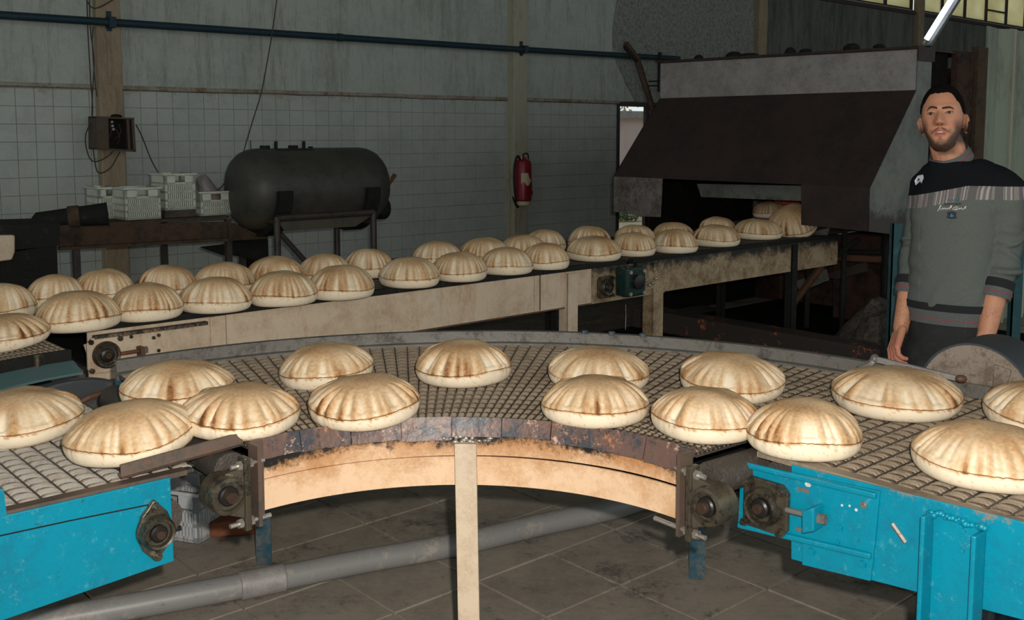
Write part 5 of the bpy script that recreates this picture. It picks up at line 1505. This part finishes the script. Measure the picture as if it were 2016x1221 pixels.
def remesh(mb, voxel, smooth_it, name):
    me = bpy.data.meshes.new(name + '_src'); me.from_pydata([p for p in mb.v], [], mb.f); me.update()
    ob = bpy.data.objects.new(name + '_src', me); COL.objects.link(ob)
    md = ob.modifiers.new('r', 'REMESH'); md.mode = 'VOXEL'; md.voxel_size = voxel; md.use_smooth_shade = True
    sm = ob.modifiers.new('s', 'SMOOTH'); sm.factor = .5; sm.iterations = smooth_it
    dg_ = bpy.context.evaluated_depsgraph_get(); dg_.update()
    out = bpy.data.meshes.new_from_object(ob.evaluated_get(dg_))
    bpy.data.objects.remove(ob); bpy.data.meshes.remove(me)
    out.name = name
    return out
def put(name, me, m, parent=man):
    me.materials.clear(); me.materials.append(m)
    o = bpy.data.objects.new(name, me); COL.objects.link(o); o.parent = parent
    ORG[o] = ORG[man]
    return o
body_me = remesh(body, .0025, 2, 'body')
# skin with beard, lips and brows as colour
m_skin = bpy.data.materials.new('skin'); m_skin.use_nodes = True
bs = m_skin.node_tree.nodes['Principled BSDF']; bs.inputs['Roughness'].default_value = .52; bs.inputs['Specular IOR Level'].default_value = .3
ca = m_skin.node_tree.nodes.new('ShaderNodeVertexColor'); ca.layer_name = 'tone'
m_skin.node_tree.links.new(ca.outputs[0], bs.inputs['Base Color'])
SK = Vector((.45, .212, .128)); LIP = Vector((.37, .105, .085)); DK = Vector((.026, .017, .013)); RED = Vector((.46, .175, .125))
BROWP = {-1: [(-.0075, .0275), (-.017, .0305), (-.027, .0325), (-.036, .0290), (-.0425, .0205)], 1: [(.0075, .0260), (.017, .0268), (.027, .0280), (.036, .0262), (.0430, .0205)]}
cols = []
for v in body_me.vertices:
    p = v.co
    c = SK.copy()
    h = L2H(p)
    if p.z > 1.42 and h.length < .2:
        x, y, z = h; ax = abs(x)
        nz_ = noise.noise(h * 160) * .5 + noise.noise(h * 60) * .5
        if y < .02:
            c = c.lerp(RED, .35 * G(ax - .038, .02) * G(z + .02, .02) + .5 * G(x, .012) * G(z + .02, .012))
            lip = sst(.0215, .014, ax) * (G(z + .0485 + ax * .12, .0046) + G(z + .0640 - ax * .16, .0055))
            c = c.lerp(LIP, min(1, 1.25 * lip))
            c = c.lerp(DK, .45 * G(x, .017) * G(z + .0555, .0022))
            # stubble: dense along the jaw, thin moustache, patch under the lip
            jaw = sst(.035, .052, ax + max(0, -z - .05) * .72) * sst(.0, -.050, z) * sst(-.137, -.122, z)
            chin = sst(-.074, -.100, z) * sst(-.137, -.122, z) * sst(.070, .040, ax)
            mus = G(z + .036 + ax * .70, .0042) * sst(.034, .026, ax) * sst(.0, .004, ax)
            mus2 = G(ax - .030 - max(0, -z - .045) * .15, .005) * sst(-.040, -.048, z) * sst(-.085, -.07, z) * .5
            tuft = G(x, .007) * G(z + .076, .007)
            be = max(jaw * .93, chin * .95, mus * .8, mus2 * .75, tuft * .7)
            be *= 1 - (1 - sst(-.008, -.032, y)) * sst(-.080, -.108, z)
            be *= .97 + .22 * noise.noise(h * 240)
            c = c.lerp(DK, min(.93, max(0, be)))
            for bs_, bl_ in BROWP.items():
                if x * bs_ > .004 and x * bs_ < .046:
                    for (q0, q1) in zip(bl_[:-1], bl_[1:]):
                        lo_, hi_ = sorted((q0[0], q1[0]))
                        if lo_ <= x <= hi_:
                            zb = q0[1] + (q1[1] - q0[1]) * (x - q0[0]) / (q1[0] - q0[0])
                            c = c.lerp(DK, .75 * G(z - zb, .0042))
            # sideburn
            c = c.lerp(DK, .8 * sst(.055, .061, ax) * sst(-.03, .0, z) * sst(.03, -.02, abs(y - .0)))
            c = c.lerp(RED * .7, .35 * G(ax - .0305, .014) * G(z - .004, .006))
        # mild shade under the jaw and on the neck, painted into the skin
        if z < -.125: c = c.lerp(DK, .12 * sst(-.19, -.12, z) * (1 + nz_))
    elif p.z < 1.0 and p.z > .6:
        # forearm hair and redder knuckles
        nz_ = noise.noise(Vector((p.x * 420, p.y * 420, p.z * 110))) + .5 * noise.noise(Vector((p.x * 60, p.y * 60, p.z * 30)))
        if p.z > .87: c = c.lerp(DK, min(.4, max(0, nz_ + .05) * .45))
        else: c = c.lerp(RED, .7)
    cols.append((c.x, c.y, c.z, 1))
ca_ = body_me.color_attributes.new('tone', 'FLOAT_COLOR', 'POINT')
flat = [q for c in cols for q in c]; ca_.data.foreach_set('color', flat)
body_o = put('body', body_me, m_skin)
body_o['label'] = 'bare head, neck, forearms and hands'
bvh = BVHTree.FromPolygons([v.co for v in body_me.vertices], [tuple(p.vertices) for p in body_me.polygons])
def face_at(x, z, off=.0006):
    o = H2L(Vector((x, -.3, z))); d = HR @ Vector((0, 1, 0))
    h = bvh.ray_cast(o, d)
    return (h[0] - d * off) if h[0] is not None else H2L(Vector((x, -.09, z)))
def patch(name, outline, m, parent=man, off=.0008, dome=.0, centre=None):
    n = len(outline); cx = sum(p[0] for p in outline) / n; cz = sum(p[1] for p in outline) / n
    rings_ = []
    for k in range(5):
        s = 1 - k / 4.2
        rings_.append([face_at(cx + (x - cx) * s, cz + (z - cz) * s, off + dome * (1 - s * s)) for x, z in outline])
    mb = MB(); mb.rings(rings_, cap=False); mb.f.append(tuple(range(4 * n, 5 * n)))
    me = bpy.data.meshes.new(name); me.from_pydata(mb.v, [], mb.f); me.update()
    me.polygons.foreach_set('use_smooth', [True] * len(me.polygons))
    return put(name, me, m, parent)
m_eyew = mat('eye_white', (.30, .235, .21), rough=.25)
m_iris = mat('dark_iris', (.035, .018, .010), rough=.15)
m_hair = mat('black_hair', (.005, .0045, .004), [((.011, .009, .008), 200, .5, .62)], rough=.95, spec=.05, bump=.6, bscale=420)
m_brow = mat('dark_brow', (.022, .014, .011), rough=.8)
m_teeth = mat('teeth', (.50, .44, .38), rough=.3)
m_lash_shade = mat('lash_and_nostril_shade', (.075, .034, .024), rough=.7)
BROW = {-1: [(-.0075, .0275), (-.017, .0305), (-.027, .0325), (-.036, .0290), (-.0425, .0205)], 1: [(.0075, .0260), (.017, .0268), (.027, .0280), (.036, .0262), (.0430, .0205)]}
for s in (-1, 1):
    ex_, ez_ = s * .0290, .0100
    def al(t, w=.0112, up=.0044, dn=.0032):
        x = math.cos(t); y = math.sin(t)
        return (ex_ + x * w, ez_ + (up if y > 0 else dn) * y * (1 - .25 * abs(x)) + .0010 * s * x)
    eye = patch('eye', [al(2 * math.pi * i / 20) for i in range(20)], m_eyew, off=.0008, dome=.0012)
    patch('iris', [(ex_ - .0004 + .0052 * math.cos(w), ez_ + .0004 + .0050 * math.sin(w)) for w in [2 * math.pi * i / 14 for i in range(14)]], m_iris, eye, off=.0024)
    for nm, rng, r0 in (('upper_lid', [math.pi * i / 12 for i in range(13)], .0013), ('lower_lid', [math.pi + math.pi * i / 12 for i in range(13)], .0006)):
        pts = [face_at(*al(t, .0120, .0049, .0037), off=.0012) for t in rng]
        mb = MB(); mb.tube(pts, r0, 6)
        me = bpy.data.meshes.new(nm); me.from_pydata(mb.v, [], mb.f); me.update(); put(nm, me, m_lash_shade, eye)
    # brow: thick toward the nose, arched outward
    ins = BROW[s]
    top = spline([Vector((x, 0, z + w)) for (x, z), w in zip(ins, (.0026, .0034, .0032, .0024, .0006))], 4)
    bot = spline([Vector((x, 0, z - w)) for (x, z), w in zip(ins, (.0026, .0030, .0026, .0018, .0006))], 4)
    mb = MB(); rows = []
    for a_, b_ in zip(top, bot):
        m_ = (a_ + b_) / 2
        rows.append([face_at(a_.x, a_.z, .0004), face_at(m_.x, m_.z, .0022), face_at(b_.x, b_.z, .0004)])
    mb.rings(rows, closed=False)
    me = bpy.data.meshes.new('eyebrow'); me.from_pydata(mb.v, [], mb.f); me.update(); put('eyebrow', me, m_brow)
    # nostril
    patch('nostril_shade', [(s * .0075 + .0030 * math.cos(w), -.0295 + .0016 * math.sin(w)) for w in [2 * math.pi * i / 10 for i in range(10)]], m_lash_shade, off=.0006)  # dark patch painting the shade inside the opening
patch('teeth', [(.0095 * math.cos(w), -.0552 + .0021 * math.sin(w)) for w in [2 * math.pi * i / 14 for i in range(14)]], m_teeth, off=.0012)
# hair: cropped cap over the scalp
hm = MB(); nu, nv = 240, 140; keep = {}
vs = []; ok = []
for j in range(nv + 1):
    ph = math.pi * .78 * j / nv
    for i in range(nu):
        t = 2 * math.pi * i / nu
        dx, dy, dz = math.sin(ph) * math.cos(t), math.sin(ph) * math.sin(t), math.cos(ph)
        q = head_point(dx, dy, dz)
        # hairline
        front = -dy
        line = .0815 - .002 * G(q.x, .012) + .003 * noise.noise(q * 90) - .004 * sst(.0, .04, abs(q.x)) - .034 * sst(.040, .060, abs(q.x))
        if dy > -.55: line = min(line, .050 - .040 * sst(-.55, -.15, dy))
        if dy > .12: line = .008 - .060 * sst(.12, .35, dy)
        th_ = .0050 * sst(line - .001, line + .012, q.z)
        n3 = noise.noise(q * 120) * .0012
        inside = q.z < line
        vs.append(H2L(head_point(dx, dy, dz, (th_ + n3 * (th_ > 0)) if not inside else -.006)))
hm.add(vs, [(j * nu + i, (j + 1) * nu + i, (j + 1) * nu + (i + 1) % nu, j * nu + (i + 1) % nu) for j in range(nv) for i in range(nu)])
me = bpy.data.meshes.new('hair'); me.from_pydata(hm.v, [], hm.f); me.update(); me.polygons.foreach_set('use_smooth', [True] * len(me.polygons))
put('hair', me, m_hair)['label'] = 'cropped black hair'

# ---- sweater
sw = MB()
st = [(.945, TX, 0, .140, .108), (.965, TX - .001, 0, .148, .115), (1.0, TX - .002, 0, .152, .118), (1.08, TX - .003, 0, .144, .114), (1.2, TX, 0, .146, .114), (1.32, TX + .004, 0, .154, .114), (1.395, TX + .012, .005, .152, .102), (1.435, .026, .012, .118, .084), (1.47, .012, .018, .088, .074), (1.485, .006, .018, .072, .066)]
sw.rings([ell_ring((x, y, z), rx, ry, n=64) for z, x, y, rx, ry in st])
def sleeve(S, E, Wr, frac, r0, r1, r2):
    mid = E.lerp(Wr, frac)
    sw.cap(S, S.lerp(E, .5), r0, (r0 + r1) / 2, 24); sw.cap(S.lerp(E, .5), E, (r0 + r1) / 2, r1, 24); sw.cap(E, mid, r1, r2, 24)
    # gathered folds at and below the elbow
    for k in range(5):
        c = S.lerp(E, .72 + .09 * k) if k < 3 else E.lerp(mid, .28 * (k - 2))
        d = (E - S).normalized() if k < 3 else (mid - E).normalized()
        q = d.orthogonal().normalized()
        sw.ball(c + Vector((.012 * math.sin(k * 2.1), -.010, 0)), r1 * 1.03, r1 * 1.03, .017, rot=d.to_track_quat('Z', 'Y').to_matrix() @ Matrix.Rotation(.35 * (-1) ** k, 3, 'X'), nu=20, nv=10)
    return mid
cufL = sleeve(SL + Vector((-.002, 0, -.005)), EL, WL, .47, .060, .052, .043)
cufR = sleeve(SR + Vector((.0, 0, -.012)), ER, WR, .44, .068, .060, .049)
sw.cap(Vector((-.045, .03, 1.425)), SL + Vector((0, 0, -.005)), .058, .06); sw.cap(Vector((.09, -.01, 1.432)), SR + Vector((-.01, 0, -.008)), .062, .068)
sw_me = remesh(sw, .0052, 7, 'sweater')
nrm = [v.normal.copy() for v in sw_me.vertices]
for v, vn in zip(sw_me.vertices, nrm):
    p = v.co.copy()
    if p.z < .985: continue
    # knit sagging folds
    arm = 1.0 if (p.x > .135 or p.x < -.085) else .25
    f = noise.noise(Vector((p.x * 9, p.y * 9, p.z * 26))) * .006 * arm + noise.noise(Vector((p.x * 14 + 5, p.y * 10, p.z * 9))) * .004
    f += .006 * sst(.55, .9, noise.noise(Vector((p.x * 6, 3, p.z * 7 - p.x * 9))) + .4) * sst(1.15, 1.0, p.z)
    v.co = p + vn * f
m_sw = bpy.data.materials.new('grey_black_knit'); m_sw.use_nodes = True
nt = m_sw.node_tree; N = nt.nodes; L = nt.links; bs = N['Principled BSDF']; bs.inputs['Roughness'].default_value = .9; bs.inputs['Specular IOR Level'].default_value = .1
tc = N.new('ShaderNodeTexCoord'); sx = N.new('ShaderNodeSeparateXYZ'); L.new(tc.outputs['Object'], sx.inputs[0])
def mth(op, a, b=None, c=None):
    n = N.new('ShaderNodeMath'); n.operation = op
    for k, q in enumerate((a, b, c)):
        if q is None: continue
        if isinstance(q, (int, float)): n.inputs[k].default_value = q
        else: L.new(q, n.inputs[k])
    return n.outputs[0]
def mixc(fac, c1, c2):
    n = N.new('ShaderNodeMix'); n.data_type = 'RGBA'; L.new(fac, n.inputs[0])
    for k, c in ((6, c1), (7, c2)):
        if isinstance(c, tuple): n.inputs[k].default_value = (*c, 1)
        else: L.new(c, n.inputs[k])
    return n.outputs[2]
X, Y_, Z_ = sx.outputs[0], sx.outputs[1], sx.outputs[2]
drop = mth('MULTIPLY', mth('MAXIMUM', mth('SUBTRACT', .055, X), 0.0), .24)          # the yoke line falls towards his right arm
zz = mth('ADD', Z_, drop)
isyoke = mth('GREATER_THAN', zz, 1.403)
isband = mth('GREATER_THAN', zz, 1.358)
# vertical stripes of the band
sx2 = mth('ADD', mth('MULTIPLY', X, 1.0), mth('MULTIPLY', Y_, -.55))
nzs = N.new('ShaderNodeTexNoise'); nzs.noise_dimensions = '1D'; nzs.inputs['Scale'].default_value = 27; nzs.inputs['Detail'].default_value = 0.0; L.new(sx2, nzs.inputs['W'])
crs = N.new('ShaderNodeValToRGB'); crs.color_ramp.interpolation = 'CONSTANT'; e = crs.color_ramp.elements
e[0].position = 0; e[0].color = (.10, .10, .10, 1); e[1].position = .42; e[1].color = (.19, .18, .165, 1)
for pos, c in ((.50, (.13, .105, .125, 1)), (.56, (.30, .285, .25, 1)), (.64, (.15, .13, .14, 1))):
    q = e.new(pos); q.color = c
L.new(nzs.outputs['Fac'], crs.inputs[0])
kn = N.new('ShaderNodeTexNoise'); kn.inputs['Scale'].default_value = 160; kn.inputs['Detail'].default_value = 3
mpk = N.new('ShaderNodeMapping'); mpk.inputs['Scale'].default_value = (1, 1, 4); L.new(tc.outputs['Object'], mpk.inputs[0]); L.new(mpk.outputs[0], kn.inputs['Vector'])
grey = mixc(kn.outputs['Fac'], (.062, .072, .066), (.125, .138, .128))
col = mixc(isband, grey, crs.outputs[0])
col = mixc(isyoke, col, (.006, .007, .009))
L.new(col, bs.inputs['Base Color'])
bpn = N.new('ShaderNodeBump'); bpn.inputs['Strength'].default_value = .35; bpn.inputs['Distance'].default_value = .003; L.new(kn.outputs['Fac'], bpn.inputs['Height']); L.new(bpn.outputs[0], bs.inputs['Normal'])
sw_me.polygons.foreach_set('use_smooth', [True] * len(sw_me.polygons))
sweater = put('sweater', sw_me, m_sw); sweater['label'] = 'grey sweater with black yoke and striped chest band'
m_rib = mat('grey_rib', (.075, .08, .08), [((.10, .105, .105), 150, .5, .6)], rough=.9)
m_ribblack = mat('black_rib', (.008, .009, .011), rough=.9)
m_redline = mat('red_rib_line', (.23, .04, .045), rough=.9)
def put_mb(name, mb, m, parent=sweater, smooth=True):
    me = bpy.data.meshes.new(name); me.from_pydata(mb.v, [], mb.f); me.update()
    if smooth: me.polygons.foreach_set('use_smooth', [True] * len(me.polygons))
    return put(name, me, m, parent)
def hem(z0, z1, d, m, nm):
    mb = MB(); mb.rings([ell_ring((TX - .001, 0, z), (.152 if z > .95 else .146) + d, .116 + d, n=64) for z in (z0, (z0 + z1) / 2, z1)], cap=False); put_mb(nm, mb, m)
hem(.972, .998, .0045, m_ribblack, 'hem_band')
hem(.925, .973, .002, m_rib, 'hem_rib')
hem(.942, .9445, .0035, m_redline, 'hem_line')
for mid, E, Wr, r in ((cufL, EL, WL, .0455), (cufR, ER, WR, .0535)):
    d = (Wr - E).normalized()
    for (s0, s1, dr, m, nm) in ((-.018, .012, .003, m_ribblack, 'cuff_band'), (.010, .045, .0, m_rib, 'cuff_rib'), (.026, .0295, .0015, m_redline, 'cuff_line')):
        mb = MB(); mb.tube([mid + d * s0, mid + d * (s0 * .5 + s1 * .5), mid + d * s1], [r + dr, r + dr, r + dr - .002], 28, cap=False); put_mb(nm, mb, m)
# collar
cc = H2L(Vector((0, .012, -.060))).lerp(nb, .80); cd = (nb - H2L(Vector((0, .012, -.060)))).normalized()
cd = (cd + Vector((0, .28, 0))).normalized()
for (s0, s1, r0, r1, m, nm) in ((-.022, .018, .0635, .074, m_rib, 'collar'), (-.006, -.002, .0695, .0705, m_redline, 'collar_line')):
    mb = MB(); mb.tube([cc + cd * s0, cc + cd * (s0 + s1) / 2, cc + cd * s1], [r0, (r0 + r1) / 2 + .001, r1], 36, cap=False); put_mb(nm, mb, m)
# badge pinned on the yoke, chest embroidery
bvs = BVHTree.FromPolygons([v.co for v in sw_me.vertices], [tuple(p.vertices) for p in sw_me.polygons])
def chest(px, py, off=.0015):
    q = mp(px, py, 0); h = bvs.ray_cast(Vector((q.x, -.6, q.z)), Vector((0, 1, 0)))
    return (h[0] - Vector((0, off, 0))) if h[0] is not None else Vector((q.x, -.12, q.z))
m_badge = mat('white_badge', (.62, .64, .68), rough=.4)
m_badgedot = mat('blue_badge_mark', (.03, .04, .20), rough=.5)
def cpatch(nm, pts, m, off=.002, parent=sweater):
    mb = MB(); front = [chest(x, y, off + .002) for x, y in pts]; back = [chest(x, y, off - .0015) for x, y in pts]
    n = len(pts); mb.add(front + back, [tuple(range(n)), tuple(range(n, 2 * n))] + [(i, (i + 1) % n, n + (i + 1) % n, n + i) for i in range(n)])
    return put_mb(nm, mb, m, parent, False)
bd = cpatch('badge', [(1799, 357), (1805, 347), (1816, 344), (1818, 350), (1814, 361), (1811, 357), (1802, 366)], m_badge)
cpatch('badge_mark', [(1805, 355), (1808, 351), (1810, 354), (1807, 358)], m_badgedot, .0045)
m_wt = mat('white_thread', (.60, .58, .55), rough=.8); m_tt = mat('teal_thread', (.02, .17, .19), rough=.8); m_nt = mat('navy_thread', (.02, .018, .035), rough=.8); m_rt = mat('maroon_thread', (.12, .02, .03), rough=.8)
def stitch(nm, pts, m, r=.0011):
    mb = MB(); mb.tube(spline([chest(x, y, .0022) for x, y in pts], 4), r, 5); put_mb(nm, mb, m)
# script lettering, as far as it can be made out
stitch('script_lettering', [(1848.5, 412.5), (1851, 408), (1855, 401), (1853.5, 401.5), (1852, 406), (1856, 408.5), (1858, 405), (1860, 408), (1862, 405), (1864, 408), (1866, 405), (1868, 407.5), (1870, 404.5), (1872, 407)], m_wt, .0011)
stitch('script_lettering', [(1877, 408), (1880, 404), (1886, 402), (1885, 405.5), (1880, 408), (1887, 407), (1890, 404), (1891, 406.5), (1894, 403.5), (1895, 406), (1898, 405.5), (1902.5, 400), (1900.5, 405.5)], m_wt, .0011)
stitch('script_lettering', [(1872, 407), (1873, 402), (1875, 400), (1874.5, 405)], m_badge, .0013)
for k in range(4):
    x = 1868 + 5.5 * k; stitch('top_lettering', [(x, 391), (x + 2, 388.5), (x + 3.5, 391), (x + 4.6, 389)], m_tt, .0011)
for k in range(6):
    x = 1861 + 5.5 * k; stitch('second_lettering', [(x, 399 - .3 * k), (x + 1.5, 396.5 - .3 * k), (x + 3, 399 - .3 * k), (x + 4.4, 397 - .3 * k)], m_nt if k not in (2, 3) else m_rt, .0011)
cpatch('crest', [(1867, 413), (1876, 411), (1885, 413), (1884, 419), (1886, 424), (1876, 426), (1866, 424), (1868, 419)], m_nt, .0006)
cpatch('crest_star', [(1876, 414), (1878, 418), (1882, 420), (1878, 421), (1877, 423), (1874, 421), (1871, 421), (1874, 418)], m_tt, .0028)

# trousers and shoes
tr = MB()
tr.rings([ell_ring((TX, 0, z), rx, ry, n=40) for z, rx, ry in ((.97, .138, .100), (.90, .142, .105), (.82, .145, .108), (.76, .13, .10))])
for s in (-1, 1):
    tr.cap(Vector((TX + s * .070, .01, .80)), Vector((TX + s * .080, .0, .48)), .090, .073, 24); tr.cap(Vector((TX + s * .080, .0, .48)), Vector((TX + s * .088, .03, .06)), .072, .064, 24)
tr_me = remesh(tr, .008, 3, 'trousers')
put('trousers', tr_me, mat('charcoal_denim', (.012, .014, .015), [((.022, .024, .024), 14, .5, .65)], rough=.85, bump=.2))
for s in (-1, 1):
    sh = MB(); a = Vector((TX + s * .09, .03, .0))
    rows = []
    for k in range(9):
        t = k / 8; y = .06 - .28 * t; w = (.036 + .012 * math.sin(t * 3.0)) * (1 if t < .85 else .75); hgt = .085 * (1 - t) ** .6 + .04
        rows.append([a + Vector((s * .02 * t + w * math.cos(q), y, max(0.0, hgt * .5 + hgt * .5 * math.sin(q)))) for q in [2 * math.pi * i / 16 for i in range(16)]])
    sh.rings(rows); put_mb('shoe', sh, m_rubber, man)
